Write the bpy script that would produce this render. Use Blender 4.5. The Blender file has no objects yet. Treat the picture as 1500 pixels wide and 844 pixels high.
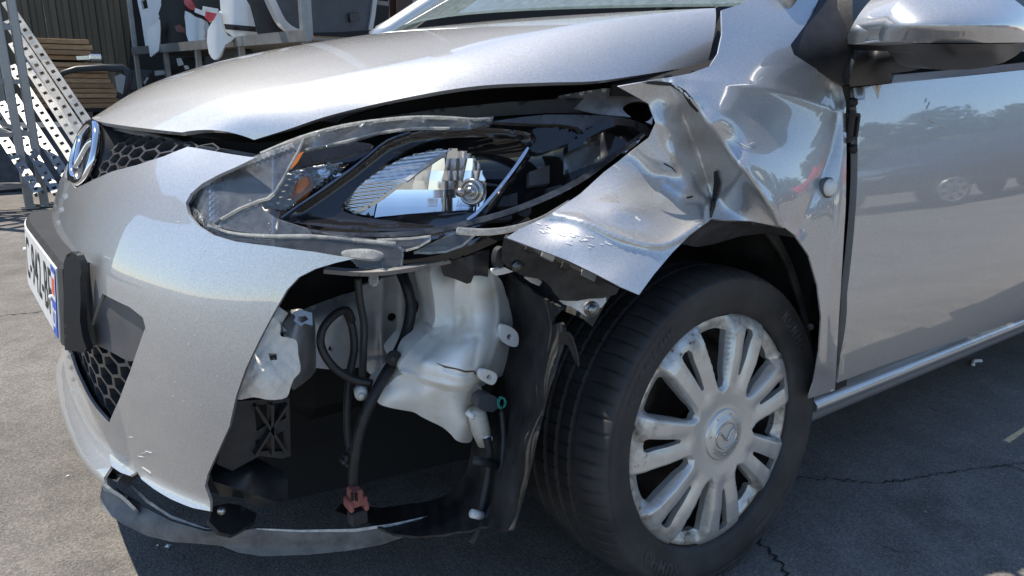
import bpy, math, random
import numpy as np
from mathutils import Vector, Matrix
from mathutils.geometry import delaunay_2d_cdt
random.seed(4); rng = np.random.default_rng(4)
S = bpy.context.scene
COL = S.collection
rad = math.radians

# ------------------------------------------------------------------ camera
CAM = np.array([-0.88168, -0.63855, 0.82040]); YAW, PITCH, ROLL, FPX = 0.624416, 0.272661, 0.008261, 1062.38
def cam_axes():
    f = np.array([math.sin(YAW)*math.cos(PITCH), math.cos(YAW)*math.cos(PITCH), -math.sin(PITCH)])
    r = np.array([math.cos(YAW), -math.sin(YAW), 0.0]); u = np.cross(r, f)
    c, s = math.cos(ROLL), math.sin(ROLL)
    return r*c+u*s, -r*s+u*c, f
RR, UU, FF = cam_axes()
cd = bpy.data.cameras.new('camera'); cam = bpy.data.objects.new('camera', cd); COL.objects.link(cam)
cd.sensor_width = 36; cd.lens = FPX/1500*36; cd.clip_start = .02; cd.clip_end = 2000
M = Matrix(((RR[0], UU[0], -FF[0]), (RR[1], UU[1], -FF[1]), (RR[2], UU[2], -FF[2]))).to_4x4(); M.translation = Vector(CAM)
cam.matrix_world = M; S.camera = cam

# ------------------------------------------------------------------ sky, sun, exposure
SUN = Vector((-.23, .31, .92)).normalized()
el = math.asin(SUN.z); az = math.atan2(SUN.x, SUN.y)
W = bpy.data.worlds.new('World'); S.world = W; W.use_nodes = True
nt = W.node_tree; bg = nt.nodes['Background']
sky = nt.nodes.new('ShaderNodeTexSky'); sky.sky_type = 'NISHITA'; sky.sun_disc = False
sky.sun_elevation = el; sky.sun_rotation = az; sky.air_density = 1.0; sky.dust_density = .05; sky.ozone_density = 2.2
tc = nt.nodes.new('ShaderNodeTexCoord'); nz = nt.nodes.new('ShaderNodeTexNoise'); nz.inputs['Scale'].default_value = 3.2; nz.inputs['Detail'].default_value = 7; nz.inputs['Roughness'].default_value = .6
rmp = nt.nodes.new('ShaderNodeValToRGB'); rmp.color_ramp.elements[0].position = .62; rmp.color_ramp.elements[1].position = .82
mx = nt.nodes.new('ShaderNodeMix'); mx.data_type = 'RGBA'
mp = nt.nodes.new('ShaderNodeMapping'); mp.inputs['Scale'].default_value = (1, 1, 2.4)
nt.links.new(tc.outputs['Generated'], mp.inputs['Vector']); nt.links.new(mp.outputs[0], nz.inputs['Vector'])
nt.links.new(nz.outputs['Fac'], rmp.inputs['Fac']); nt.links.new(rmp.outputs[0], mx.inputs['Factor'])
nt.links.new(sky.outputs[0], mx.inputs['A']); mx.inputs['B'].default_value = (7, 7.4, 8, 1)
nt.links.new(mx.outputs['Result'], bg.inputs['Color']); bg.inputs['Strength'].default_value = .135
sl = bpy.data.lights.new('sun', 'SUN'); sl.energy = 4.8; sl.angle = rad(.53); sl.color = (1, .92, .79)
so = bpy.data.objects.new('sun', sl); COL.objects.link(so); so.rotation_euler = SUN.to_track_quat('Z', 'Y').to_euler()
S.view_settings.view_transform = 'Standard'; S.view_settings.look = 'None'; S.view_settings.gamma = 1; S.view_settings.exposure = .60

# ------------------------------------------------------------------ pixel <-> point helpers (photo pixels 1500 x 844)
def ray(px, py): return FF + RR*((px-750)/FPX) - UU*((py-422)/FPX)
def at(px, py, y=None, x=None, z=None):
    d = ray(px, py)
    i, v = (1, y) if y is not None else ((0, x) if x is not None else (2, z))
    return CAM + d*((v-CAM[i])/d[i])
def rays(P):
    P = np.asarray(P, float)
    return FF[None] + RR[None]*((P[:, 0:1]-750)/FPX) - UU[None]*((P[:, 1:2]-422)/FPX)
def at_y(P, y):
    d = rays(P); return CAM[None] + d*((np.asarray(y)-CAM[1])/d[:, 1])[:, None]
def proj(P):
    d = np.atleast_2d(P)-CAM; z = d@FF
    return np.stack([750+FPX*(d@RR)/z, 422-FPX*(d@UU)/z], 1)

# ------------------------------------------------------------------ curves
def spline(P, n=8, closed=False):
    P = np.asarray(P, float); N = len(P); out = []
    if closed: idx = lambda i: P[i % N]
    else:
        Q = np.vstack([2*P[0]-P[1], P, 2*P[-1]-P[-2]]); idx = lambda i: Q[i+1]
    for i in range(N if closed else N-1):
        p0, p1, p2, p3 = idx(i-1), idx(i), idx(i+1), idx(i+2)
        # centripetal parametrisation keeps uneven control points from overshooting
        t0 = 0; t1 = t0+max(np.linalg.norm(p1-p0), 1e-9)**.5; t2 = t1+max(np.linalg.norm(p2-p1), 1e-9)**.5; t3 = t2+max(np.linalg.norm(p3-p2), 1e-9)**.5
        for k in range(n):
            t = t1+(t2-t1)*k/n
            A1 = (t1-t)/(t1-t0)*p0+(t-t0)/(t1-t0)*p1; A2 = (t2-t)/(t2-t1)*p1+(t-t1)/(t2-t1)*p2; A3 = (t3-t)/(t3-t2)*p2+(t-t2)/(t3-t2)*p3
            B1 = (t2-t)/(t2-t0)*A1+(t-t0)/(t2-t0)*A2; B2 = (t3-t)/(t3-t1)*A2+(t-t1)/(t3-t1)*A3
            out.append((t2-t)/(t2-t1)*B1+(t-t1)/(t2-t1)*B2)
    if not closed: out.append(P[-1])
    return np.array(out)
def pchip(xs, ys):
    xs = np.asarray(xs, float); ys = np.asarray(ys, float); h = np.diff(xs); d = np.diff(ys)/h
    m = np.zeros_like(xs); m[0] = d[0]; m[-1] = d[-1]
    for i in range(1, len(xs)-1):
        m[i] = 0 if d[i-1]*d[i] <= 0 else 2*d[i-1]*d[i]/(d[i-1]+d[i])
    def f(x):
        x = np.asarray(x, float); i = np.clip(np.searchsorted(xs, x)-1, 0, len(xs)-2); t = (x-xs[i])/h[i]
        lo = x < xs[0]; hi = x > xs[-1]; tt = np.clip(t, 0, 1)
        v = (2*tt**3-3*tt**2+1)*ys[i]+(tt**3-2*tt**2+tt)*h[i]*m[i]+(-2*tt**3+3*tt**2)*ys[i+1]+(tt**3-tt**2)*h[i]*m[i+1]
        return np.where(lo, ys[0]+m[0]*(x-xs[0]), np.where(hi, ys[-1]+m[-1]*(x-xs[-1]), v))
    return f
def rbf(C, hard=False, smooth=0.0):
    C = np.asarray(C, float); X = C[:, :2]/100; v = C[:, 2]; n = len(C)
    def K(r): return -r if hard else np.where(r > 1e-9, r*r*np.log(np.maximum(r, 1e-9)), 0)
    A = np.zeros((n+3, n+3)); D = np.linalg.norm(X[:, None]-X[None], axis=2); A[:n, :n] = K(D)+np.eye(n)*smooth
    A[:n, n] = 1; A[:n, n+1:] = X; A[n, :n] = 1; A[n+1:, :n] = X.T
    w = np.linalg.solve(A, np.concatenate([v, np.zeros(3)]))
    def f(P):
        P = np.asarray(P, float)[:, :2]/100
        return K(np.linalg.norm(P[:, None]-X[None], axis=2))@w[:n]+w[n]+P@w[n+1:]
    return f
def dist_poly(P, L):
    P = np.asarray(P, float); L = np.asarray(L, float); best = np.full(len(P), 1e9)
    for a, b in zip(L[:-1], L[1:]):
        ab = b-a; t = np.clip(((P-a)@ab)/max(ab@ab, 1e-12), 0, 1); best = np.minimum(best, np.linalg.norm(P-a-t[:, None]*ab, axis=1))
    return best

# ------------------------------------------------------------------ mesh helpers
def tag(o, label=None, cat=None, group=None, kind=None):
    for k, v in (('label', label), ('category', cat), ('group', group), ('kind', kind)):
        if v: o[k] = v
    return o
def obj(name, V, F, mat, parent=None, smooth=True, normals=None, loc=None):
    me = bpy.data.meshes.new(name); me.from_pydata([tuple(map(float, v)) for v in V], [], [tuple(map(int, f)) for f in F])
    if isinstance(mat, (list, tuple)):
        for m in mat: me.materials.append(m)
    elif mat: me.materials.append(mat)
    if smooth: me.polygons.foreach_set('use_smooth', [True]*len(me.polygons))
    me.update()
    if normals is not None: me.normals_split_custom_set_from_vertices([tuple(map(float, n)) for n in normals])
    o = bpy.data.objects.new(name, me); COL.objects.link(o)
    if parent: o.parent = parent
    if loc is not None: o.location = loc
    return o
def empty(name, label, cat, loc=(0, 0, 0), rz=0, group=None):
    o = bpy.data.objects.new(name, None); COL.objects.link(o); o.location = loc; o.rotation_euler = (0, 0, rz); o.empty_display_size = .1
    return tag(o, label, cat, group)
class MB:
    """collects simple solids in one mesh"""
    def __init__(s): s.V = []; s.F = []
    def add(s, V, F):
        n = len(s.V); s.V += [tuple(v) for v in V]; s.F += [tuple(i+n for i in f) for f in F]; return s
    def box(s, c, d, rot=None, bev=0.0):
        c = np.array(c, float); h = np.array(d, float)/2
        b = min(bev, h.min()*.9)
        if b <= 0:
            V = np.array([[x, y, z] for x in (-1, 1) for y in (-1, 1) for z in (-1, 1)])*h
            F = [(0, 1, 3, 2), (4, 6, 7, 5), (0, 4, 5, 1), (2, 3, 7, 6), (0, 2, 6, 4), (1, 5, 7, 3)]
        else:
            V = []; ix = {}
            for sx in (-1, 1):
                for sy in (-1, 1):
                    for sz in (-1, 1):
                        for a in range(3):
                            sg = np.array([sx, sy, sz]); v = sg*(h-b); v[a] = sg[a]*h[a]
                            ix[(sx, sy, sz, a)] = len(V); V.append(v)
            V = np.array(V); F = []
            g = lambda *k: ix[k]
            for a in range(3):
                b1, b2 = [(1, 2), (2, 0), (0, 1)][a]
                for sg in (-1, 1):
                    q = []
                    for (p, r) in ((-1, -1), (1, -1), (1, 1), (-1, 1)):
                        k = [0, 0, 0]; k[a] = sg; k[b1] = p; k[b2] = r; q.append(g(*k, a))
                    F.append(q if sg > 0 else q[::-1])
                for p in (-1, 1):
                    for r in (-1, 1):
                        k0 = [0, 0, 0]; k1 = [0, 0, 0]; k0[a] = -1; k1[a] = 1
                        for k in (k0, k1): k[b1] = p; k[b2] = r
                        q = [g(*k0, b1), g(*k1, b1), g(*k1, b2), g(*k0, b2)]
                        F.append(q if p*r > 0 else q[::-1])
            for sx in (-1, 1):
                for sy in (-1, 1):
                    for sz in (-1, 1):
                        q = [g(sx, sy, sz, 0), g(sx, sy, sz, 1), g(sx, sy, sz, 2)]
                        F.append(q if sx*sy*sz > 0 else q[::-1])
        if rot is not None: V = V@np.array(rot).T
        return s.add(V+c, F)
    def bar(s, a, b, w, t, up=(0, 0, 1)):
        a = np.array(a, float); b = np.array(b, float); d = b-a; L = np.linalg.norm(d); d /= L
        u = np.array(up, float); sx = np.cross(d, u); sx /= np.linalg.norm(sx); u = np.cross(sx, d)
        return s.box((a+b)/2, (w, L, t), np.stack([sx, d, u], 1))
    def tube(s, P, r, n=10, cap=True):
        V, F = tube(P, r, n, cap); return s.add(V, F)
    def build(s, name, mat, parent=None, smooth=False): return obj(name, s.V, s.F, mat, parent, smooth)
def tube(P, r, n=10, cap=True):
    P = np.asarray(P, float); N = len(P); r = np.broadcast_to(np.asarray(r, float), (N,))
    T = np.gradient(P, axis=0); T /= np.linalg.norm(T, axis=1)[:, None]+1e-12
    u = np.cross(T[0], (0.31, .2, .93)); u /= np.linalg.norm(u); V = []
    for i in range(N):
        u = u-T[i]*(u@T[i]); u /= np.linalg.norm(u); w = np.cross(T[i], u)
        for k in range(n):
            a = 2*math.pi*k/n; V.append(P[i]+r[i]*(math.cos(a)*u+math.sin(a)*w))
    F = [(i*n+k, i*n+(k+1) % n, (i+1)*n+(k+1) % n, (i+1)*n+k) for i in range(N-1) for k in range(n)]
    if cap: F += [tuple(range(n))[::-1], tuple((N-1)*n+k for k in range(n))]
    return np.array(V), F
def pipe(name, P, r, mat, parent=None, n=10, sub=6):
    V, F = tube(spline(P, sub) if sub else P, r, n) if np.isscalar(r) else tube(P, r, n)
    return obj(name, V, F, mat, parent)
def lathe(prof, n=64, axis_y=True):
    prof = np.asarray(prof, float); m = len(prof); V = []
    for k in range(n):
        a = 2*math.pi*k/n
        for r, h in prof: V.append((r*math.cos(a), h, r*math.sin(a)))
    F = [(k*m+i, k*m+i+1, ((k+1) % n)*m+i+1, ((k+1) % n)*m+i) for k in range(n) for i in range(m-1)]
    return V, F
def inside(P, poly):
    x, y = P[:, 0], P[:, 1]; r = np.zeros(len(P), bool); j = len(poly)-1
    for i in range(len(poly)):
        xi, yi = poly[i]; xj, yj = poly[j]
        c = ((yi > y) != (yj > y)) & (x < (xj-xi)*(y-yi)/((yj-yi) if yj != yi else 1e-12)+xi); r ^= c; j = i
    return r
def dens(poly, step):
    out = []; n = len(poly)
    for i in range(n):
        a = np.array(poly[i], float); b = np.array(poly[(i+1) % n], float); k = max(1, int(math.ceil(np.linalg.norm(b-a)/step)))
        for t in range(k): out.append(a+(b-a)*t/k)
    return np.array(out)
def tri2d(poly, step, holes=(), bstep=None):
    """triangulate a polygon with holes on a regular inner grid; returns points, triangles"""
    loops = [dens(poly, bstep or step)]+[dens(h, bstep or step) for h in holes]
    B = np.vstack(loops); E = []; k = 0
    for L in loops: E += [(k+i, k+(i+1) % len(L)) for i in range(len(L))]; k += len(L)
    lo, hi = B.min(0), B.max(0)
    G = []; row = 0
    for y in np.arange(lo[1]+step*.5, hi[1], step*.866):
        xs = np.arange(lo[0]+(step*.5 if row % 2 else 0), hi[0], step); G.append(np.stack([xs, np.full_like(xs, y)], 1)); row += 1
    G = np.vstack(G) if G else np.zeros((0, 2))
    if len(G):
        ok = inside(G, loops[0])
        for L in loops[1:]: ok &= ~inside(G, L)
        G = G[ok]
    if len(G):
        dm = np.full(len(G), 1e9)
        for i in range(0, len(B), 400): dm = np.minimum(dm, np.linalg.norm(G[:, None]-B[None, i:i+400], axis=2).min(1))
        G = G[dm > step*.55]
    A = np.vstack([B, G])
    v, e, f, *_ = delaunay_2d_cdt([Vector(p) for p in A], E, [], 0, 1e-7)
    v = np.array([tuple(p) for p in v]); f = np.array([t for t in f if len(t) == 3])
    c = v[f].mean(1); ok = inside(c, loops[0])
    for L in loops[1:]: ok &= ~inside(c, L)
    f = f[ok]
    a = v[f]; ar = (a[:, 1, 0]-a[:, 0, 0])*(a[:, 2, 1]-a[:, 0, 1])-(a[:, 1, 1]-a[:, 0, 1])*(a[:, 2, 0]-a[:, 0, 0])
    f[ar < 0] = f[ar < 0][:, ::-1]
    return v, f
def vnorm(V, F):
    V = np.asarray(V, float); F = np.asarray(F); n = np.cross(V[F[:, 1]]-V[F[:, 0]], V[F[:, 2]]-V[F[:, 0]]); N = np.zeros_like(V)
    for k in range(3): np.add.at(N, F[:, k], n)
    return N/(np.linalg.norm(N, axis=1)[:, None]+1e-15)
def sheet(name, V, F, thick, mat, parent=None, back=None, N=None, rimmat=None):
    """closed solid out of an open triangle sheet: front, back shifted inwards, rim"""
    V = np.asarray(V, float); F = np.asarray(F); n = len(V)
    if N is None: N = vnorm(V, F)
    Bk = V-N*thick if back is None else V+np.asarray(back)
    cnt = {}
    for t in F:
        for a, b in ((t[0], t[1]), (t[1], t[2]), (t[2], t[0])): cnt[(a, b)] = 1
    rim = [(a, b) for (a, b) in cnt if (b, a) not in cnt]
    VV = [*V, *Bk]; FF_ = [tuple(t) for t in F]+[tuple(t[::-1]+n) for t in F]
    idx = {}
    for a, b in rim:
        for q in (a, b):
            if q not in idx: idx[q] = len(VV); VV.append(V[q]); VV.append(Bk[q])
        FF_.append((idx[b], idx[a], idx[a]+1, idx[b]+1))
    return obj(name, VV, FF_, mat, parent)
def toward_cam(V, F):
    V = np.asarray(V); F = np.asarray(F); c = V[F].mean(1); n = np.cross(V[F[:, 1]]-V[F[:, 0]], V[F[:, 2]]-V[F[:, 0]])
    return F if ((n*(CAM-c)).sum(1)).sum() > 0 else F[:, ::-1]
def relief(name, outline, depth, mat, parent=None, thick=.004, step=7, holes=(), hard=False, back=None, disp=None, crv=0):
    """a traced outline with its own depth: every point is put at the distance y its control points give, then made solid"""
    if crv: outline = spline(outline, crv, True)
    v, f = tri2d(outline, step, holes)
    y = np.full(len(v), float(depth)) if np.isscalar(depth) else (depth(v) if callable(depth) else rbf(depth, hard)(v))
    if disp is not None: y = y+disp(v)
    V = at_y(v, y); f = toward_cam(V, f)
    return sheet(name, V, f, thick, mat, parent, back)
def textmesh(s, size, width=None, offset=0.0, align='CENTER', spacing=1.0):
    cu = bpy.data.curves.new('txt', 'FONT'); cu.body = s; cu.size = size; cu.align_x = align; cu.align_y = 'CENTER'; cu.offset = offset; cu.space_character = spacing; cu.resolution_u = 3
    o = bpy.data.objects.new('txt', cu); COL.objects.link(o); dg = bpy.context.evaluated_depsgraph_get(); me = o.evaluated_get(dg).to_mesh()
    V = np.array([tuple(v.co) for v in me.vertices]); F = [tuple(p.vertices) for p in me.polygons]
    o.evaluated_get(dg).to_mesh_clear(); bpy.data.objects.remove(o); bpy.data.curves.remove(cu)
    if width: V[:, 0] *= width/(V[:, 0].max()-V[:, 0].min())
    return V, F

# ------------------------------------------------------------------ materials
def lin(c):
    c = [x/255 for x in c]; return tuple((x/12.92 if x <= .04045 else ((x+.055)/1.055)**2.4) for x in c)+(1,)
def mat(name, col, rough=.5, metal=0.0, coat=0.0, noise=0.0, nscale=20, bump=0.0, bscale=200, spec=.5, trans=0.0, ior=1.45, alpha=1.0, rnoise=0.0, col2=None, emit=None, coatr=.03, ndetail=5, stretch=None):
    m = bpy.data.materials.new(name); m.use_nodes = True; t = m.node_tree; b = t.nodes['Principled BSDF']
    c = tuple(col)+(1,) if len(col) == 3 else col
    b.inputs['Base Color'].default_value = c; b.inputs['Roughness'].default_value = rough; b.inputs['Metallic'].default_value = metal
    b.inputs['Coat Weight'].default_value = coat; b.inputs['Coat Roughness'].default_value = coatr; b.inputs['Specular IOR Level'].default_value = spec
    b.inputs['Transmission Weight'].default_value = trans; b.inputs['IOR'].default_value = ior; b.inputs['Alpha'].default_value = alpha
    if noise or bump or rnoise or col2:
        tc = t.nodes.new('ShaderNodeTexCoord'); src = tc.outputs['Object']
        if stretch:
            mpn = t.nodes.new('ShaderNodeMapping'); mpn.inputs['Scale'].default_value = stretch; t.links.new(src, mpn.inputs['Vector']); src = mpn.outputs[0]
    if noise or col2 or rnoise:
        n = t.nodes.new('ShaderNodeTexNoise'); n.inputs['Scale'].default_value = nscale; n.inputs['Detail'].default_value = ndetail; n.inputs['Roughness'].default_value = .62; t.links.new(src, n.inputs['Vector'])
        if noise or col2:
            r = t.nodes.new('ShaderNodeValToRGB'); e = r.color_ramp.elements; e[0].position = .35; e[1].position = .68
            k = noise
            e[0].color = tuple(x*(1-k) for x in c[:3])+(1,); e[1].color = (tuple(col2)[:3]+(1,)) if col2 else tuple(min(1, x*(1+k)) for x in c[:3])+(1,)
            t.links.new(n.outputs['Fac'], r.inputs['Fac']); t.links.new(r.outputs[0], b.inputs['Base Color'])
        if rnoise:
            q = t.nodes.new('ShaderNodeMapRange'); q.inputs['From Min'].default_value = .3; q.inputs['From Max'].default_value = .7; q.inputs['To Min'].default_value = max(.01, rough-rnoise); q.inputs['To Max'].default_value = min(1, rough+rnoise)
            t.links.new(n.outputs['Fac'], q.inputs['Value']); t.links.new(q.outputs[0], b.inputs['Roughness'])
    if bump:
        n2 = t.nodes.new('ShaderNodeTexNoise'); n2.inputs['Scale'].default_value = bscale; n2.inputs['Detail'].default_value = 4; t.links.new(src, n2.inputs['Vector'])
        bp = t.nodes.new('ShaderNodeBump'); bp.inputs['Strength'].default_value = bump; bp.inputs['Distance'].default_value = .002
        t.links.new(n2.outputs['Fac'], bp.inputs['Height']); t.links.new(bp.outputs[0], b.inputs['Normal'])
    if emit:
        b.inputs['Emission Color'].default_value = tuple(emit[:3])+(1,); b.inputs['Emission Strength'].default_value = emit[3]
    return m
def clear_mat(name, tint=(.93, .95, .96), dust=.10, dust_haze_col=(.55, .58, .62), rough=.02, scratch=True):
    m = bpy.data.materials.new(name); m.use_nodes = True; t = m.node_tree; L = t.links; t.nodes.remove(t.nodes['Principled BSDF'])
    fr = t.nodes.new('ShaderNodeFresnel'); fr.inputs['IOR'].default_value = 1.55
    tr = t.nodes.new('ShaderNodeBsdfTransparent'); tr.inputs['Color'].default_value = tuple(tint)+(1,)
    gl = t.nodes.new('ShaderNodeBsdfGlossy'); gl.inputs['Roughness'].default_value = rough
    m1 = t.nodes.new('ShaderNodeMixShader'); L.new(fr.outputs[0], m1.inputs[0]); L.new(tr.outputs[0], m1.inputs[1]); L.new(gl.outputs[0], m1.inputs[2])
    df = t.nodes.new('ShaderNodeBsdfDiffuse'); df.inputs['Color'].default_value = tuple(dust_haze_col)+(1,)
    tl = t.nodes.new('ShaderNodeBsdfTranslucent'); tl.inputs['Color'].default_value = tuple(dust_haze_col)+(1,)
    ad = t.nodes.new('ShaderNodeMixShader'); L.new(df.outputs[0], ad.inputs[1]); L.new(tl.outputs[0], ad.inputs[2]); ad.inputs[0].default_value = .4
    n = t.nodes.new('ShaderNodeTexNoise'); n.inputs['Scale'].default_value = 70; n.inputs['Detail'].default_value = 8; n.inputs['Roughness'].default_value = .7
    tc = t.nodes.new('ShaderNodeTexCoord'); L.new(tc.outputs['Object'], n.inputs['Vector'])
    q = t.nodes.new('ShaderNodeMapRange'); q.inputs['From Min'].default_value = .35; q.inputs['From Max'].default_value = .75; q.inputs['To Min'].default_value = dust*.5; q.inputs['To Max'].default_value = min(1, dust*2.2); L.new(n.outputs['Fac'], q.inputs['Value'])
    m2 = t.nodes.new('ShaderNodeMixShader'); L.new(q.outputs[0], m2.inputs[0]); L.new(m1.outputs[0], m2.inputs[1]); L.new(ad.outputs[0], m2.inputs[2])
    L.new(m2.outputs[0], t.nodes['Material Output'].inputs['Surface']); return m
M_ = {}
def paint(name, base, dust=.25):
    m = bpy.data.materials.new(name); m.use_nodes = True; t = m.node_tree; b = t.nodes['Principled BSDF']; L = t.links
    tc = t.nodes.new('ShaderNodeTexCoord')
    fl = t.nodes.new('ShaderNodeTexVoronoi'); fl.inputs['Scale'].default_value = 900; L.new(tc.outputs['Object'], fl.inputs['Vector'])
    mr = t.nodes.new('ShaderNodeMapRange'); mr.inputs['To Min'].default_value = .86; mr.inputs['To Max'].default_value = 1.14
    sx = t.nodes.new('ShaderNodeSeparateColor'); L.new(fl.outputs['Color'], sx.inputs[0]); L.new(sx.outputs[0], mr.inputs['Value'])
    hs = t.nodes.new('ShaderNodeMix'); hs.data_type = 'RGBA'; hs.blend_type = 'MULTIPLY'; hs.inputs['Factor'].default_value = 1; hs.inputs['A'].default_value = tuple(base)+(1,)
    L.new(mr.outputs[0], hs.inputs['B'])
    # dust lying on faces that look upwards and specks of dirt
    n = t.nodes.new('ShaderNodeTexNoise'); n.inputs['Scale'].default_value = 420; n.inputs['Detail'].default_value = 3; L.new(tc.outputs['Object'], n.inputs['Vector'])
    n2 = t.nodes.new('ShaderNodeTexNoise'); n2.inputs['Scale'].default_value = 6; n2.inputs['Detail'].default_value = 5; L.new(tc.outputs['Object'], n2.inputs['Vector'])
    r1 = t.nodes.new('ShaderNodeMapRange'); r1.inputs['From Min'].default_value = .5; r1.inputs['From Max'].default_value = .72; L.new(n.outputs['Fac'], r1.inputs['Value'])
    r2 = t.nodes.new('ShaderNodeMapRange'); r2.inputs['From Min'].default_value = .3; r2.inputs['From Max'].default_value = .7; r2.inputs['To Min'].default_value = .3; L.new(n2.outputs['Fac'], r2.inputs['Value'])
    ge = t.nodes.new('ShaderNodeNewGeometry'); sz = t.nodes.new('ShaderNodeSeparateXYZ'); L.new(ge.outputs['Normal'], sz.inputs[0])
    up = t.nodes.new('ShaderNodeMapRange'); up.inputs['From Min'].default_value = .2; up.inputs['From Max'].default_value = .95; up.inputs['To Min'].default_value = .22; L.new(sz.outputs['Z'], up.inputs['Value'])
    m1 = t.nodes.new('ShaderNodeMath'); m1.operation = 'MULTIPLY'; L.new(r1.outputs[0], m1.inputs[0]); L.new(r2.outputs[0], m1.inputs[1])
    m2 = t.nodes.new('ShaderNodeMath'); m2.operation = 'MULTIPLY'; L.new(m1.outputs[0], m2.inputs[0]); L.new(up.outputs[0], m2.inputs[1])
    m3 = t.nodes.new('ShaderNodeMath'); m3.operation = 'MULTIPLY'; m3.inputs[1].default_value = dust; m3.use_clamp = True; L.new(m2.outputs[0], m3.inputs[0])
    L.new(hs.outputs['Result'], b.inputs['Base Color'])
    b.inputs['Metallic'].default_value = .82; b.inputs['Roughness'].default_value = .46; b.inputs['Coat Weight'].default_value = 1; b.inputs['Coat Roughness'].default_value = .025; b.inputs['Coat IOR'].default_value = 2.0
    d = t.nodes.new('ShaderNodeBsdfDiffuse'); d.inputs['Color'].default_value = (.42, .38, .32, 1)
    ms = t.nodes.new('ShaderNodeMixShader'); L.new(m3.outputs[0], ms.inputs[0]); L.new(b.outputs[0], ms.inputs[1]); L.new(d.outputs[0], ms.inputs[2])
    L.new(ms.outputs[0], t.nodes['Material Output'].inputs['Surface'])
    return m
PAINT = paint('silver_paint', (.54, .545, .555), .8)
PLAST = mat('black_plastic', (.034, .034, .036), .48, noise=.25, nscale=30, bump=.25, bscale=600)
PLASTG = mat('grey_plastic', (.10, .10, .105), .42, noise=.15, nscale=14, bump=.2, bscale=500)
GLOSS = mat('gloss_black', (.012, .012, .014), .07, coat=.6)
RUBBER = mat('tyre_rubber', (.026, .026, .028), .58, noise=.3, nscale=9, bump=.25, bscale=700, col2=(.052, .050, .049))
DARK = mat('dark_steel', (.03, .026, .024), .55, metal=.3, noise=.3, nscale=12)
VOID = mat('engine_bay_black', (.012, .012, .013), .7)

# ------------------------------------------------------------------ the car body as surfaces
PLAN = spline([(-.8245, .8475), (-.822, .74), (-.812, .60), (-.778, .45), (-.712, .29), (-.6, .155), (-.45, .07), (-.28, .03), (-.1, .01), (.1, 0), (.5, 0), (1.0, 0), (1.6, .012), (2.2, .03), (2.6, .07), (2.9, .15), (3.05, .26)], 24)
dS = np.concatenate([[0], np.cumsum(np.linalg.norm(np.diff(PLAN, axis=0), axis=1))])
PT = np.gradient(PLAN, axis=0); PT /= np.linalg.norm(PT, axis=1)[:, None]
zf = pchip([.1, .16, .20, .235, .27, .40, .48, .55, .62, .67, .72, .76, .80], [.06, .026, .006, -.015, .014, .013, .015, .022, .044, .070, .108, .157, .22])
zs = pchip([.05, .18, .22, .25, .32, .45, .55, .65, .75, .80, .85, .90, .95, 1.0, 1.1], [.09, .075, .05, .032, .016, .0, .004, .012, .026, .036, .05, .072, .105, .15, .24])
def side(s, z):
    s = np.asarray(s, float); z = np.asarray(z, float); a = np.abs(s)
    x = np.interp(a, dS, PLAN[:, 0]); y = np.interp(a, dS, PLAN[:, 1]); tx = np.interp(a, dS, PT[:, 0]); ty = np.interp(a, dS, PT[:, 1])
    w = np.clip((a-.45)/.5, 0, 1); w = w*w*(3-2*w)
    i = zf(z)*(1-w)+zs(z)*w
    nx, ny = -ty, tx            # inward normal: tangent turned left
    X = x+nx*i; Y = y+ny*i
    Y = np.where(s < 0, 1.695-Y, Y)
    return np.stack([X, Y, z+0*s], -1)
def s_of_x(x): return float(np.interp(x, PLAN[:, 0], dS))
class Patch:
    def __init__(self, f, u0, u1, v0, v1, n=160):
        self.f = f; U, V = np.meshgrid(np.linspace(u0, u1, n), np.linspace(v0, v1, n)); self.UV = np.stack([U.ravel(), V.ravel()], 1)
        P = f(self.UV[:, 0], self.UV[:, 1]); e = 1e-4
        du = f(self.UV[:, 0]+e, self.UV[:, 1])-P; dv = f(self.UV[:, 0], self.UV[:, 1]+e)-P; N = np.cross(du, dv)
        self.face = ((CAM-P)*N).sum(1); self.Q = proj(P); self.d = np.linalg.norm(P-CAM, axis=1)
    def inv(self, px, py):
        c = np.linalg.norm(self.Q-np.array([px, py]), axis=1)+np.where(self.face > 0, 0, 60)
        u = self.UV[c.argmin()].copy(); t = np.array([px, py])
        for _ in range(25):
            q = proj(self.f(u[0], u[1]))[0]; r = t-q
            if np.abs(r).max() < .02: break
            e = 1e-4; J = np.stack([(proj(self.f(u[0]+e, u[1]))[0]-q)/e, (proj(self.f(u[0], u[1]+e))[0]-q)/e], 1)
            try: dl = np.linalg.solve(J.T@J+np.eye(2)*1e-3*np.trace(J.T@J)*.01, J.T@r)
            except np.linalg.LinAlgError: break
            k = np.linalg.norm(dl); u += dl*min(1, .06/k if k > 0 else 1)
        return u
    def poly(self, L, warn=''):
        out = []
        for p in L:
            if p[0] == 'u': out.append(np.array([p[1], p[2]], float))
            else:
                u = self.inv(*p); q = proj(self.f(u[0], u[1]))[0]
                if np.linalg.norm(q-np.array(p)) > 4: print('MISS', warn, p, q.round(), u.round(3))
                out.append(u)
        return np.array(out)
SIDE = Patch(side, -.25, 2.0, .1, 1.08, 220)
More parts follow.
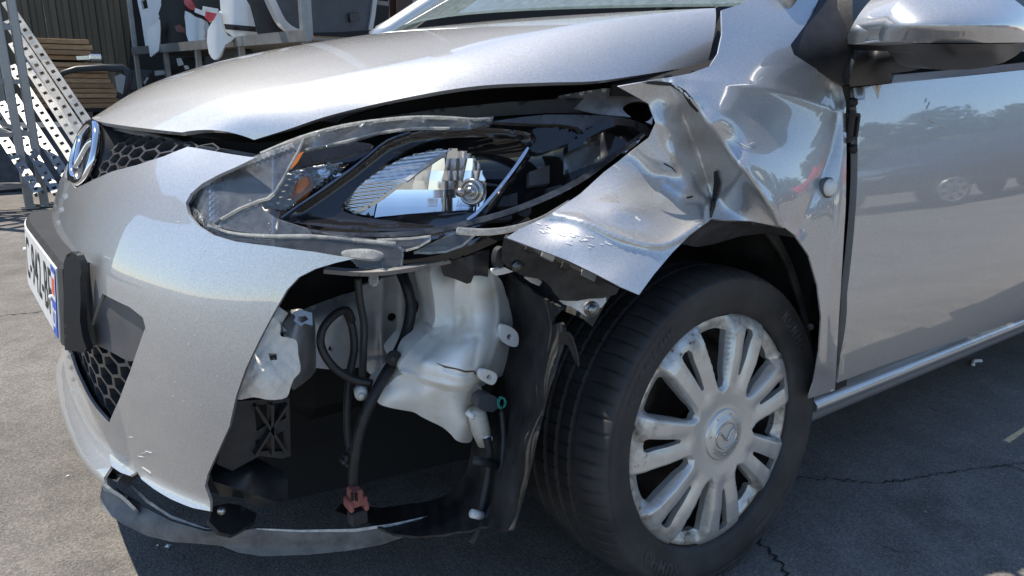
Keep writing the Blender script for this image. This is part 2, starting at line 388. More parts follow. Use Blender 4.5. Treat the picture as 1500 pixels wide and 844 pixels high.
def panel(name, P, outline, mat, parent, step=.012, thick=.0035, holes=(), disp=None, uv=False, out=0.0):
    L = outline if uv else P.poly(outline, name)
    H = [h if uv else P.poly(h, name) for h in holes]
    v, f = tri2d(L, step, H)
    def g(u, w):
        X = P.f(u, w)
        if disp is not None: X = X+disp(u, w)
        return X
    V = g(v[:, 0], v[:, 1]); e = 5e-4
    N = np.cross(g(v[:, 0]+e, v[:, 1])-V, g(v[:, 0], v[:, 1]+e)-V); N /= np.linalg.norm(N, axis=1)[:, None]+1e-12
    V = V+N*out
    o = sheet(name, V, f, thick, mat, parent, N=N)
    return o

CAR = empty('damaged_car', 'silver hatchback with its crumpled front wing and smashed headlight, standing on the asphalt', 'car', (0, 0, 0))
# bumper skin -------------------------------------------------------------
R_ = [(275, 215), (310, 221), (374, 231), (345, 245), (318, 257), (296, 269), (279, 284), (272, 297), (276, 313), (290, 330), (312, 344), (345, 354), (400, 361), (460, 369), (519, 379),
      (492, 385), (462, 394), (438, 406), (420, 425), (400, 460), (379, 500), (360, 540), (346, 580), (336, 625), (320, 660), (304, 695), (300, 712), (308, 749),
      (282, 744), (250, 731), (225, 716), (207, 702), (201, 691), (190, 697), (176, 692), (163, 683)]
far = [('u', .35, .17), ('u', 0, .17), ('u', -.5, .17), ('u', -1.0, .19), ('u', -1.25, .3), ('u', -1.3, .62), ('u', -.75, .64), ('u', -.52, .68), ('u', -.5, .735), ('u', -.43, .73), ('u', -.36, .69), ('u', -.25, .655), ('u', -.12, .645), ('u', 0, .650), ('u', .07, .647)]
up_g = [(165, 251), (200, 242), (240, 229)]
bl = SIDE.poly(R_, 'bumper'); print('bumper uv', bl.round(3).tolist())
low = [('u', -.5, .26), (103, 519), (112, 545), (135, 590), (160, 619), (175, 585), (190, 546), (205, 502), (213, 480), (209, 465), (190, 450), (150, 430), ('u', .28, .46), ('u', -.28, .46), ('u', -.56, .44), ('u', -.60, .36)]
panel('front_bumper', SIDE, R_+far+up_g, PAINT, CAR, .013, .0045, holes=[low])
_bs = [(x, y) for x in range(80, 520, 30) for y in range(215, 760, 30)]; _bu = np.array([SIDE.inv(*p) for p in _bs]); _bq = np.array([proj(side(a, b))[0] for a, b in _bu]); _bo = np.linalg.norm(_bq-np.array(_bs), axis=1) < 2
_bump = rbf(np.column_stack([np.array(_bs)[_bo], side(_bu[_bo, 0], _bu[_bo, 1])[:, 1]]))
# door, fender -------------------------------------------------------------
door = [(1250, 129), (1310, 122), (1400, 113), (1500, 102.5), ('u', s_of_x(1.40), .885), ('u', s_of_x(1.42), .6), ('u', s_of_x(1.36), .235), (1500, 466), (1400, 499), (1300, 533), (1226, 561),
        (1231, 520), (1241, 430), (1250, 350), (1256, 260), (1256, 200), (1254, 150)]
print('door uv', SIDE.poly(door, 'door').round(3).tolist())
fender = [(1057, 15), (1080, 8), (1100, -2), (1130, -14), (1205, -14), (1186, 28), (1158, 66), (1163, 80), (1200, 104), (1233, 126), (1239, 150), (1240, 220), (1239, 300), (1233, 400), (1227, 500), (1223, 572), (1184, 584),
          (1192, 560), (1200, 515), (1203, 465), (1198, 420), (1185, 375), (1165, 345), (1150, 334), (1100, 324), (1042, 321), (1010, 345), (985, 370), (958, 402), (936, 432),
          (910, 421), (870, 400), (830, 381), (790, 366), (742, 348), (760, 336), (800, 318), (850, 284), (885, 252), (925, 222), (950, 202), (960, 180), (950, 152), (925, 138), (905, 127), (960, 117), (1010, 108), (1040, 97), (1052, 78), (1058, 50)]
print('fender uv', SIDE.poly(fender, 'fender').round(3).tolist())
# door ----------------------------------------------------------------------
door_o = panel('front_door', SIDE, door, PAINT, CAR, .02, .012, disp=None)
# fender: the body surface pushed in and pulled out where it was hit -----------
_smp = [(x, y) for x in range(740, 1260, 40) for y in range(-20, 600, 40)]
_u = np.array([SIDE.inv(*p) for p in _smp]); _q = np.array([proj(side(a, b))[0] for a, b in _u]); _ok = np.linalg.norm(_q-np.array(_smp), axis=1) < 3
_base = rbf(np.column_stack([np.array(_smp)[_ok], side(_u[_ok, 0], _u[_ok, 1])[:, 1]]))
dent = rbf([(1057, 15, 0), (1205, -14, 0), (1160, 70, 0), (1233, 126, 0), (1241, 220, 0), (1238, 320, 0), (1236, 400, 0), (1226, 572, 0), (1184, 584, 0), (1203, 465, 0), (1165, 345, .016), (1140, 200, .009), (1100, 100, 0), (1180, 250, 0.010), (1050, 100, 0), (1090, 160, .009), (1185, 400, .004),
    (985, 118, -.004), (1012, 145, .005), (1040, 182, .013), (1085, 242, .023), (1130, 300, .028), (1000, 110, 0), (945, 125, -.008),
    (1004, 165, -.018), (1024, 215, -.034), (1040, 268, -.038), (1066, 268, -.012), (1094, 300, .004), (1046, 318, -.020), (1110, 322, .012),
    (962, 142, -.014), (970, 182, -.014), (986, 228, -.018), (1010, 276, -.026), (938, 195, -.038), (932, 228, -.052), (970, 256, -.044), (1012, 292, -.028),
    (885, 255, -.050), (850, 284, -.030), (905, 284, -.024), (955, 298, -.016), (1004, 310, -.006),
    (742, 348, .0), (800, 318, -.006), (854, 322, .014), (912, 346, .036), (970, 353, .040), (1034, 322, .008), (832, 376, .028), (882, 402, .052), (936, 431, .072), (965, 398, .060)])
def creases(v):
    def ridge(L, amp, w): return amp*np.exp(-(dist_poly(v, spline(L, 6))/w)**1.15)
    o = ridge([(985, 122), (1012, 146), (1040, 182), (1085, 242), (1128, 300), (1145, 330)], .008, 6)
    o += ridge([(1000, 170), (1022, 225), (1042, 290)], -.011, 8)
    o += ridge([(800, 312), (854, 324), (912, 348), (970, 358), (1030, 325)], .009, 7)
    o += .012*np.exp(-(((v[:, 0]-915)/48)**2+((v[:, 1]-305)/20)**2))
    o += ridge([(934, 212), (948, 226), (968, 236), (985, 240)], .004, 6)+ridge([(975, 268), (1000, 284), (1030, 288)], .004, 7)
    o += ridge([(1216, 130), (1226, 160), (1222, 205), (1205, 255), (1180, 310), (1172, 335)], -.008, 13)      # crease beside the door gap
    o += ridge([(1234, 160), (1232, 240), (1228, 330), (1212, 420), (1210, 540)], .005, 8)
    o += ridge([(1000, 115), (1060, 122), (1130, 132), (1190, 150), (1222, 163)], .003, 12)                    # shoulder line
    o += ridge([(1150, 334), (1180, 385), (1195, 450), (1192, 530)], .006, 10)
    return o
def fdisp(v):
    wob = .0009*np.sin(v[:, 0]*.045+v[:, 1]*.03)*np.sin(v[:, 0]*.02-v[:, 1]*.055+1)
    msk = np.clip((1060-v[:, 0])/60, 0, 1)
    return -(dent(v)+creases(v)+wob*msk*1.3)
fend = relief('front_fender', fender, lambda v: _base(v), PAINT, CAR, .0025, 4, disp=fdisp)

# hood -------------------------------------------------------------------------
def resample(P, n):
    P = spline(P, 12); d = np.concatenate([[0], np.cumsum(np.linalg.norm(np.diff(P, axis=0), axis=1))]); t = np.linspace(0, d[-1], n)
    return np.stack([np.interp(t, d, P[:, k]) for k in range(3)], 1)
NH = 90
hE = resample([at(372, 205, y=.385), at(420, 190, y=.345), at(480, 170, y=.31), at(600, 142, y=.25), at(700, 126, y=.22), at(800, 121, y=.19), at(870, 119, y=.172), at(950, 108, y=.16), at(1036, 94, y=.15)], NH)
hC = resample([at(266, 194, y=.50), at(380, 140, y=.42), at(500, 108, y=.36), at(700, 68, y=.30), at(875, 33, y=.25), at(1048, 12, y=.2)], NH)
hM = resample([(-.714, .8475, .755), (-.619, .8475, .808), (-.5216, .8475, .846), (-.4178, .8475, .876), (-.2475, .8475, .910), (-.116, .8475, .932), (-.0, .8475, .948)], NH)
V = []; nw = 0
w1 = np.linspace(0, 1, 13); w2 = np.linspace(0, 1, 26)[1:]
for i in range(NH):
    row = []
    for w in w1:
        p = hE[i]*(1-w)+hC[i]*w; b = 4*w*(1-w); p = p+np.array([0, -.006, .008])*b; row.append(p)
    for w in w2:
        q = 1-(1-w)**2; p = hC[i]+(hM[i]-hC[i])*np.array([q, w, q]); row.append(p)
    row += [np.array([p[0], 1.695-p[1], p[2]]) for p in row[-2::-1]]
    V += row; nw = len(row)
F = []
for i in range(NH-1):
    for k in range(nw-1):
        a = i*nw+k; F += [(a, a+1, a+nw+1), (a, a+nw+1, a+nw)]
V = np.array(V); F = np.array(F)
if vnorm(V, F)[:, 2].mean() < 0: F = F[:, ::-1]
sheet('hood', V, F, .007, PAINT, CAR)

# front wheel --------------------------------------------------------------------
WC = (.034, .052, .270); WR = .274
def ring_mesh(fr, n, m):
    V = np.array([fr(k, i) for k in range(n) for i in range(m)]); F = [(k*m+i, k*m+i+1, ((k+1) % n)*m+i+1, ((k+1) % n)*m+i) for k in range(n) for i in range(m-1)]
    return V, F
def tyre(name, parent):
    prof = [(.196, .006), (.200, -.004), (.205, -.008), (.212, -.009), (.222, -.013), (.236, -.0165), (.246, -.017), (.252, -.0155), (.253, -.0165), (.258, -.0145), (.2625, -.009), (.2665, .0), (.2695, .009), (.2715, .018), (.2725, .028)]
    for g in (.048, .079, .107, .138):
        prof += [(.2737, g-.006), (.2737, g-.0048), (.2655, g-.0036), (.2655, g+.0036), (.2737, g+.0048), (.2737, g+.006)]
    prof += [(.2725, .160), (.271, .170), (.267, .180), (.260, .190), (.250, .195), (.236, .195), (.215, .190), (.2, .182), (.196, .172)]
    n = 864; m = len(prof); V = np.zeros((n, m, 3)); P = np.array(prof)
    for k in range(n):
        a = 2*math.pi*k/n
        r = P[:, 0].copy(); h = P[:, 1]
        ph = k % 12
        for i in range(m):
            if .258 < r[i] and -.012 < h[i] < .036 and (k % 12) < 2: r[i] -= .004 if h[i] > .0 else .002
            if .258 < r[i] and .148 < h[i] < .19 and (k % 12) in (0, 1): r[i] -= .0035
            if r[i] > .273 and .052 < h[i] < .134 and ((k+6) % 12) < 1: r[i] -= .003
        V[k, :, 0] = r*math.cos(a); V[k, :, 1] = h; V[k, :, 2] = r*math.sin(a)
    F = [(k*m+i, k*m+i+1, ((k+1) % n)*m+i+1, ((k+1) % n)*m+i) for k in range(n) for i in range(m-1)]
    return obj(name, V.reshape(-1, 3), F, RUBBER, parent)
def cap_mat():
    """silver plastic with brake dust and road dirt gathering towards the rim, and dark kerb scrapes"""
    m = mat('hubcap_silver', (.64, .63, .60), .33, metal=.6, bump=.15, bscale=260); t = m.node_tree; b = t.nodes['Principled BSDF']; L = t.links
    tc = t.nodes.new('ShaderNodeTexCoord'); sp = t.nodes.new('ShaderNodeVectorMath'); sp.operation = 'MULTIPLY'; sp.inputs[1].default_value = (1, 0, 1); L.new(tc.outputs['Object'], sp.inputs[0])
    ln = t.nodes.new('ShaderNodeVectorMath'); ln.operation = 'LENGTH'; L.new(sp.outputs[0], ln.inputs[0])
    r = t.nodes.new('ShaderNodeMapRange'); r.inputs['From Min'].default_value = .135; r.inputs['From Max'].default_value = .205; L.new(ln.outputs['Value'], r.inputs['Value'])
    def noise(sc, lo, hi, det=6):
        n = t.nodes.new('ShaderNodeTexNoise'); n.inputs['Scale'].default_value = sc; n.inputs['Detail'].default_value = det; n.inputs['Roughness'].default_value = .65; L.new(tc.outputs['Object'], n.inputs['Vector'])
        q = t.nodes.new('ShaderNodeMapRange'); q.inputs['From Min'].default_value = lo; q.inputs['From Max'].default_value = hi; L.new(n.outputs['Fac'], q.inputs['Value']); return q.outputs[0]
    def mth(op, a, c):
        x = t.nodes.new('ShaderNodeMath'); x.operation = op; x.use_clamp = True
        for i, q in enumerate((a, c)):
            if isinstance(q, float): x.inputs[i].default_value = q
            else: L.new(q, x.inputs[i])
        return x.outputs[0]
    d = mth('MULTIPLY', mth('ADD', r.outputs[0], .06), noise(30, .42, .68)); s_ = mth('MULTIPLY', r.outputs[0], noise(60, .62, .66, 8))
    x = t.nodes.new('ShaderNodeMix'); x.data_type = 'RGBA'; x.inputs['A'].default_value = (.64, .63, .60, 1); x.inputs['B'].default_value = (.20, .155, .11, 1); L.new(d, x.inputs['Factor'])
    y = t.nodes.new('ShaderNodeMix'); y.data_type = 'RGBA'; y.inputs['B'].default_value = (.05, .045, .04, 1); L.new(x.outputs['Result'], y.inputs['A']); L.new(s_, y.inputs['Factor']); L.new(y.outputs['Result'], b.inputs['Base Color'])
    q = mth('ADD', mth('MULTIPLY', d, .4), .34); L.new(q, b.inputs['Roughness']); return m
CAP = cap_mat()
prof = [(.02, .06), (.09, .06), (.12, .05), (.145, .062), (.160, .075), (.172, .060), (.178, .035), (.185, .018), (.192, .006), (.197, .0), (.199, .003), (.197, .012), (.19, .05), (.188, .12), (.188, .17), (.17, .17), (.165, .09), (.1, .1), (.02, .1)]
V, F = lathe(prof, 72)
wheel = obj('front_wheel', V, F, mat('steel_wheel', (.035, .028, .024), .5, metal=.4, noise=.4, nscale=30), CAR)
wheel.location = WC; wheel.rotation_euler = (-.076, 0, -.008)
tyre('tyre', wheel)
# hubcap: a moulded disc with seven pairs of spokes
HR = .2005
def hub_h(r, a):
    """outward height of the moulded disc at radius r, angle a"""
    d = (a-HUB0) % (2*math.pi/7); d = np.minimum(d, 2*math.pi/7-d)*r        # arc distance from the middle of a spoke pair
    dome = np.interp(r, [0, .034, .05, .08, .13, .17, .185, .195, .2005], [.016, .016, .015, .019, .019, .015, .010, .003, -.003])
    half = np.interp(r, [.05, .083, .092, .11, .13, .15, .165, .172, .2], [.06, .0365, .0365, .0395, .0430, .0465, .0490, .0510, .056])
    edge = np.clip((half-d)/.011, 0, 1); edge = edge*edge*(3-2*edge)
    low = np.interp(r, [.05, .07, .10, .165, .178, .19, .2005], [.015, .012, -.004, -.016, -.008, -.001, -.003])
    mid = np.exp(-(d/.012)**2)*np.interp(r, [.07, .09, .16, .195], [0, .004, .006, 0])
    return low+(dome-low)*edge-mid
HUB0 = rad(68)
holes = []
for k in range(7):
    a0 = HUB0+2*math.pi*(k+.5)/7
    # wide opening between two pairs
    q = []
    for r, w in ((.080, .0), (.083, .0060), (.092, .0105), (.11, .0150), (.13, .0205), (.15, .0260), (.165, .0305), (.172, .0310)): q.append((r, w/r))
    P = [(r, t) for r, t in q]+[(.175, .09), (.176, 0), (.175, -.09)]+[(r, -t) for r, t in q[::-1][:-1]]
    holes.append(np.array([(r*math.cos(a0+t), r*math.sin(a0+t)) for r, t in P]))
    a1 = HUB0+2*math.pi*k/7
    P = [(.100, 0), (.103, .0032), (.12, .0052), (.15, .0080), (.172, .0108), (.178, .0085), (.179, 0)]
    P = [(r, w/r) for r, w in P]+[(r, -w/r) for r, w in P[::-1][1:-1]]
    holes.append(np.array([(r*math.cos(a1+t), r*math.sin(a1+t)) for r, t in P]))
circ = [(HR*math.cos(2*math.pi*k/150), HR*math.sin(2*math.pi*k/150)) for k in range(150)]
v, f = tri2d(circ, .0030, holes, .0028)
h = hub_h(np.linalg.norm(v, axis=1), np.arctan2(v[:, 1], v[:, 0]))
V3 = np.stack([v[:, 0], -h, v[:, 1]], 1)
if vnorm(V3, f)[:, 1].mean() > 0: f = f[:, ::-1]
sheet('hubcap', V3, f, .004, CAP, wheel, back=(0, .011, 0))
V, F = lathe([(0, -.0225), (.026, -.0225), (.0285, -.0222), (.030, -.0195), (.041, -.0190), (.0435, -.0180), (.0445, -.012), (.0445, -.005)], 48)
obj('hub_emblem_disc', V, [q[::-1] for q in F], CAP, wheel)
# rest of the body: it closes the car and throws its shadow ------------------------
BODY = mat('inner_body', (.02, .02, .022), .6)
sx = s_of_x
q = [('u', sx(1.42), .905), ('u', sx(2.2), .95), ('u', sx(2.38), .95), ('u', sx(2.38), .3), ('u', sx(1.42), .22)]
qq = np.array([(a, b) for _, a, b in [('u', sx(1.413), .905), ('u', sx(2.0), .945), ('u', sx(2.39), .95), ('u', sx(2.39), .4), ('u', sx(2.15), .42), ('u', sx(2.1), .262), ('u', sx(1.37), .250), ('u', sx(1.43), .6)]])
panel('rear_door', SIDE, qq, PAINT, CAR, .02, .012, uv=True)
qq = np.array([(sx(2.395), .95), (sx(3.03), .98), (sx(3.045), .6), (sx(3.03), .3), (sx(2.85), .3), (sx(2.8), .48), (sx(2.68), .57), (sx(2.55), .60), (sx(2.395), .59)])
def rear_disp(u, w):
    x = np.interp(u, dS, PLAN[:, 0]); k = np.clip((x-2.5)/.6, 0, 2)**2*.25; o = np.zeros(np.shape(u)+(3,)); o[..., 1] = k; return o
panel('rear_fender', SIDE, qq, PAINT, CAR, .05, .012, uv=True)
# far flank, tail, roof, floor
def quadmesh(name, rows, m, thick=.01, flip=False):
    rows = np.array(rows); n, k = rows.shape[:2]; V = rows.reshape(-1, 3); F = []
    for i in range(n-1):
        for j in range(k-1):
            a = i*k+j; F += [(a, a+1, a+k+1), (a, a+k+1, a+k)]
    F = np.array(F)
    if flip: F = F[:, ::-1]
    return sheet(name, V, F, thick, m, CAR)
rows = [[(x, 1.695-float(side(sx(x), z)[1]), z) for z in np.linspace(.22, min(.92, .70+.25*(x+.45)), 7)] for x in (-.45, -.3, 0, .3, .8, 1.4, 2.0, 2.6, 3.0)]
quadmesh('far_flank', rows, PAINT, .012)
rows = [[(3.0+.12*math.sin(math.pi*k/8), y, z) for k, y in enumerate(np.linspace(.06, 1.635, 9))] for z in (.25, .45, .7, .95)]
quadmesh('tailgate', rows, PAINT, .012)
roof = []
for x, z, yi in ((.93, 1.385, .30), (1.1, 1.43, .275), (1.5, 1.462, .255), (2.0, 1.455, .26), (2.5, 1.41, .29), (2.85, 1.35, .33)):
    roof.append([(x-.05*math.sin(math.pi*t), yi+(1.695-2*yi)*t, z+.03*math.sin(math.pi*t)) for t in np.linspace(0, 1, 11)])
quadmesh('roof', roof, PAINT, .02, True)
GLASS = bpy.data.materials.new('window_glass'); GLASS.use_nodes = True; t_ = GLASS.node_tree
t_.nodes.remove(t_.nodes['Principled BSDF'])
fr = t_.nodes.new('ShaderNodeFresnel'); fr.inputs['IOR'].default_value = 1.52; tr = t_.nodes.new('ShaderNodeBsdfTransparent'); tr.inputs['Color'].default_value = (.62, .70, .68, 1)
gl = t_.nodes.new('ShaderNodeBsdfGlossy'); gl.inputs['Roughness'].default_value = .01; ms = t_.nodes.new('ShaderNodeMixShader')
for a, b in ((fr.outputs[0], ms.inputs[0]), (tr.outputs[0], ms.inputs[1]), (gl.outputs[0], ms.inputs[2]), (ms.outputs[0], t_.nodes['Material Output'].inputs['Surface'])): t_.links.new(a, b)
WSC = clear_mat('windscreen_glass', tint=(.7, .78, .76), dust=.16, dust_haze_col=(.50, .58, .62), rough=.01)  # pale blue film: bright sky reflected in the glass, put into the colour
rows = []
for t in np.linspace(0, 1, 8):
    a = np.array((.20, .17, .955))*(1-t)+np.array((.925, .315, 1.38))*t
    rows.append([(a[0]-.20*math.sin(math.pi*w)*(1-.3*t), a[1]+(1.695-2*a[1])*w, a[2]+.015*math.sin(math.pi*w)) for w in np.linspace(0, 1, 17)])
quadmesh('windscreen', rows, WSC, .005, True)
for sgn in (0, 1):
    f_ = lambda p: p if not sgn else (p[0], 1.695-p[1], p[2])
    P = [f_(p) for p in ((.17, .125, .95), (.42, .18, 1.11), (.66, .235, 1.255), (.93, .295, 1.385))]
    mb = MB(); mb.tube(spline(P, 5), .033, 10); mb.build('windscreen_pillar', PAINT, CAR, True)
    mb = MB(); mb.tube(spline([f_(p) for p in ((.93, .30, 1.385), (1.5, .262, 1.445), (2.2, .265, 1.43), (2.85, .33, 1.34), (3.05, .2, .95))], 6), .03, 8); mb.build('roof_rail', PAINT, CAR, True)
    mb = MB(); mb.tube([f_((1.42, .07, .9)), f_((1.47, .25, 1.42))], .035, 8); mb.build('door_post', PLAST, CAR, True)
quadmesh('window_corner', [[(.24, .115, .925), (.40, .10, .925), (.56, .09, .925)], [(.44, .175, 1.08), (.56, .155, 1.08), (.66, .15, 1.08)], [(.70, .245, 1.27), (.74, .24, 1.27), (.78, .235, 1.27)]], PLAST, .01)
sideg = [[(x, .075+(z-.9)*.4, z) for z in np.linspace(.885+.02*(x-.3), min(1.42, .98+.62*(x-.3)), 5)] for x in (.42, .7, .93, 1.2, 1.4)]
quadmesh('door_glass', sideg, GLASS, .004)
quadmesh('rear_glass', [[(x, .075+(z-.9)*.4, z) for z in np.linspace(.93, 1.41-.1*max(0, x-2), 4)] for x in (1.46, 1.9, 2.4, 2.8)], GLASS, .004)
CAB = mat('cabin_trim', (.035, .036, .04), .7, noise=.2)
mb = MB(); mb.box((.55, .8475, .86), (.5, 1.3, .16), bev=.05); mb.box((1.9, .8475, .3), (2.3, 1.45, .1)); mb.box((.38, .8475, .55), (.04, 1.4, .6))
mb.build('dashboard', CAB, CAR)
for y in (.48, 1.21):
    mb = MB(); mb.box((1.35, y, .5), (.5, .5, .2), bev=.06); mb.box((1.62, y, .86), (.14, .48, .62), bev=.06); mb.box((1.66, y, 1.24), (.1, .26, .18), bev=.04); mb.build('seat', CAB, CAR)
mb = MB(); mb.box((2.5, .8475, .75), (.16, 1.3, .7), bev=.05); mb.build('rear_seat', CAB, CAR)
a = np.linspace(0, 2*math.pi, 25); P = np.stack([.80+.06*np.sin(a)*1.0, .48+.18*np.cos(a), .93+.17*np.sin(a)], 1); mb = MB(); mb.tube(P, .014, 8, False); mb.tube([(.62, .48, .86), (.8, .48, .93)], .03, 8); mb.tube([(.8, .31, .93), (.8, .65, .93)], .02, 8)
mb.build('steering_wheel', CAB, CAR, True)
mb = MB(); mb.box((1.72, .8475, .20), (2.6, 1.45, .03)); mb.box((-.15, .98, .42), (.7, .85, .42), bev=.04); mb.box((.33, .8475, .6), (.03, 1.5, .62)); mb.box((-.36, 1.0, .66), (.25, .8, .16), bev=.03)
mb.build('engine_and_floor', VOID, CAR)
mb = MB(); mb.box((.18, .8475, .908), (.30, 1.235, .02), bev=.005); mb.box((.235, .19, .862), (.22, .11, .02)); mb.box((.235, 1.505, .862), (.22, .11, .02)); mb.build('cowl_light_block', PLAST, CAR)  # cowl plates added to stop sun leaking past the windscreen base
mb = MB(); mb.box((.19, .112, .735), (.34, .012, .20)); mb.build('wing_light_block', VOID, CAR)  # unseen sheet added inside the wing to block sun streaks on the ground
sill = []
for x in np.linspace(sx(.315), sx(2.1), 30):
    xx = float(np.interp(x, dS, PLAN[:, 0])); dz = -.012*(xx-.3)
    row = [(.066, .262), (.050, .255), (.040, .246), (.040, .236), (.052, .228), (.054, .215), (.058, .203), (.075, .198), (.12, .198)]
    sill.append([(xx, y, z+dz) for y, z in row])
quadmesh('sill', sill, PAINT, .006)
# tyres of the other wheels
V0 = None
def plain_wheel(loc, flip):
    prof = [(.02, .05), (.1, .04), (.16, .05), (.185, .01), (.2, .0), (.24, -.012), (.262, -.008), (.272, .012), (.274, .03), (.274, .16), (.265, .185), (.2, .185), (.02, .185)]
    V, F = lathe(prof, 48); V = np.array(V)
    if flip: V[:, 1] *= -1
    return obj('road_wheel', V, F if not flip else [q[::-1] for q in F], RUBBER, CAR, loc=loc)
plain_wheel((2.49, .04, .272), False); plain_wheel((2.49, 1.65, .272), True); plain_wheel((0.0, 1.65, .272), True)

# ------------------------------------------------------------------ ground
def asphalt():
    m = bpy.data.materials.new('asphalt'); m.use_nodes = True; t = m.node_tree; b = t.nodes['Principled BSDF']; L = t.links
    tc = t.nodes.new('ShaderNodeTexCoord')
    def noise(sc, det, ro=.6):
        n = t.nodes.new('ShaderNodeTexNoise'); n.inputs['Scale'].default_value = sc; n.inputs['Detail'].default_value = det; n.inputs['Roughness'].default_value = ro; L.new(tc.outputs['Object'], n.inputs['Vector']); return n
    big, mid, fine = noise(1.3, 8, .68), noise(9, 7, .66), noise(190, 3, .75)
    r = t.nodes.new('ShaderNodeValToRGB'); e = r.color_ramp.elements; e[0].position = .3; e[0].color = (.120, .112, .104, 1); e[1].position = .7; e[1].color = (.200, .187, .173, 1); L.new(big.outputs['Fac'], r.inputs['Fac'])
    def mul(a, src, lo, hi):
        q = t.nodes.new('ShaderNodeMapRange'); q.inputs['From Min'].default_value = .3; q.inputs['From Max'].default_value = .7; q.inputs['To Min'].default_value = lo; q.inputs['To Max'].default_value = hi; L.new(src, q.inputs['Value'])
        x = t.nodes.new('ShaderNodeMix'); x.data_type = 'RGBA'; x.blend_type = 'MULTIPLY'; x.inputs['Factor'].default_value = 1; L.new(a, x.inputs['A']); L.new(q.outputs[0], x.inputs['B']); return x.outputs['Result']
    c = mul(r.outputs[0], mid.outputs['Fac'], .74, 1.22); c = mul(c, fine.outputs['Fac'], .60, 1.42)
    v2 = t.nodes.new('ShaderNodeTexVoronoi'); v2.inputs['Scale'].default_value = 230; L.new(tc.outputs['Object'], v2.inputs['Vector']); sc2 = t.nodes.new('ShaderNodeSeparateColor'); L.new(v2.outputs['Color'], sc2.inputs[0]); c = mul(c, sc2.outputs[0], .84, 1.16)
    st = noise(2.6, 6, .6); q3 = t.nodes.new('ShaderNodeMapRange'); q3.inputs['From Min'].default_value = .60; q3.inputs['From Max'].default_value = .68; q3.inputs['To Min'].default_value = 1; q3.inputs['To Max'].default_value = .66; L.new(st.outputs['Fac'], q3.inputs['Value']); x3 = t.nodes.new('ShaderNodeMix'); x3.data_type = 'RGBA'; x3.blend_type = 'MULTIPLY'; x3.inputs['Factor'].default_value = 1; L.new(c, x3.inputs['A']); L.new(q3.outputs[0], x3.inputs['B']); c = x3.outputs['Result']
    vo = t.nodes.new('ShaderNodeTexVoronoi'); vo.inputs['Scale'].default_value = 55; L.new(tc.outputs['Object'], vo.inputs['Vector'])
    th = t.nodes.new('ShaderNodeMath'); th.operation = 'LESS_THAN'; th.inputs[1].default_value = .10; L.new(vo.outputs['Distance'], th.inputs[0])
    x = t.nodes.new('ShaderNodeMix'); x.data_type = 'RGBA'; x.inputs['B'].default_value = (.30, .28, .26, 1); L.new(c, x.inputs['A'])
    th2 = t.nodes.new('ShaderNodeMath'); th2.operation = 'MULTIPLY'; th2.inputs[1].default_value = .45; L.new(th.outputs[0], th2.inputs[0]); L.new(th2.outputs[0], x.inputs['Factor'])
    L.new(x.outputs['Result'], b.inputs['Base Color']); b.inputs['Roughness'].default_value = .85
    bp = t.nodes.new('ShaderNodeBump'); bp.inputs['Strength'].default_value = .9; bp.inputs['Distance'].default_value = .006; L.new(fine.outputs['Fac'], bp.inputs['Height']); L.new(bp.outputs[0], b.inputs['Normal'])
    return m
ASPH = asphalt()
tag(obj('ground', [(-300, -300, 0), (300, -300, 0), (300, 300, 0), (-300, 300, 0)], [(0, 1, 2, 3)], ASPH, smooth=False), kind='structure')
# ------------------------------------------------------------------ grille, emblem, number plate
CHROME = mat('chrome', (.78, .78, .80), .06, metal=1)
GRILLE = mat('grille_black', (.05, .05, .052), .33, spec=.7)
def hexnet(name, poly, ps, pz, wall, inset, depth, parent, shift=(0, 0)):
    """honeycomb in the body surface: every cell a rim with walls going inwards"""
    poly = np.array(poly); lo, hi = poly.min(0), poly.max(0); V = []; F = []
    r = 0
    for z in np.arange(lo[1]+shift[1], hi[1]+pz, pz):
        for s in np.arange(lo[0]+shift[0]+(ps/2 if r % 2 else 0), hi[0]+ps, ps):
            if not inside(np.array([[s, z]]), poly)[0]: continue
            hx = [(0, 1.333), (1, .667), (1, -.667), (0, -1.333), (-1, -.667), (-1, .667)]
            n = len(V)
            for k, off in ((1.0, 0), (1-wall, 0), (1-wall*1.25, depth)):
                for a, b in hx:
                    p = side(s+a*ps/2*k, z+b*pz/2*k); q = side(s+a*ps/2*k+1e-3, z+b*pz/2*k); w = side(s+a*ps/2*k, z+b*pz/2*k+1e-3)
                    nn = np.cross(q-p, w-p); nn /= np.linalg.norm(nn); V.append(p-nn*(inset+off))
            for i in range(6):
                j = (i+1) % 6; F.append((n+i, n+j, n+6+j, n+6+i)); F.append((n+6+i, n+6+j, n+12+j, n+12+i))
        r += 1
    return obj(name, V, F, GRILLE, parent, smooth=False)
gp = SIDE.poly([(186, 196), (272, 212), (240, 228), (200, 240), (160, 252), (150, 230)], 'grille')
hexnet('upper_grille', [(a, b) for a, b in [(.06, .64), (.12, .63), (.25, .66), (.36, .695), (.47, .742), (.44, .752), (.2, .748), (.06, .74)]], .060, .0150, .13, .012, .02, CAR, (.01, .004))
lp = [(-.2, .25), (.30, .25), (.40, .262), (.46, .30), (.50, .36), (.515, .43), (.40, .47), (-.2, .47)]
hexnet('lower_grille', lp, .062, .026, .16, .012, .025, CAR, (.02, .004))
# black backing behind both openings
mbk = []
for s in np.linspace(-.7, .50, 30):
    row = []
    for z in np.linspace(.22, .74, 14):
        p = side(s, z); q = side(s+1e-3, z); w = side(s, z+1e-3); nn = np.cross(q-p, w-p); nn /= np.linalg.norm(nn); row.append(p-nn*.055)
    mbk.append(row)
quadmesh('bumper_inner_face', mbk, VOID, .004, True)
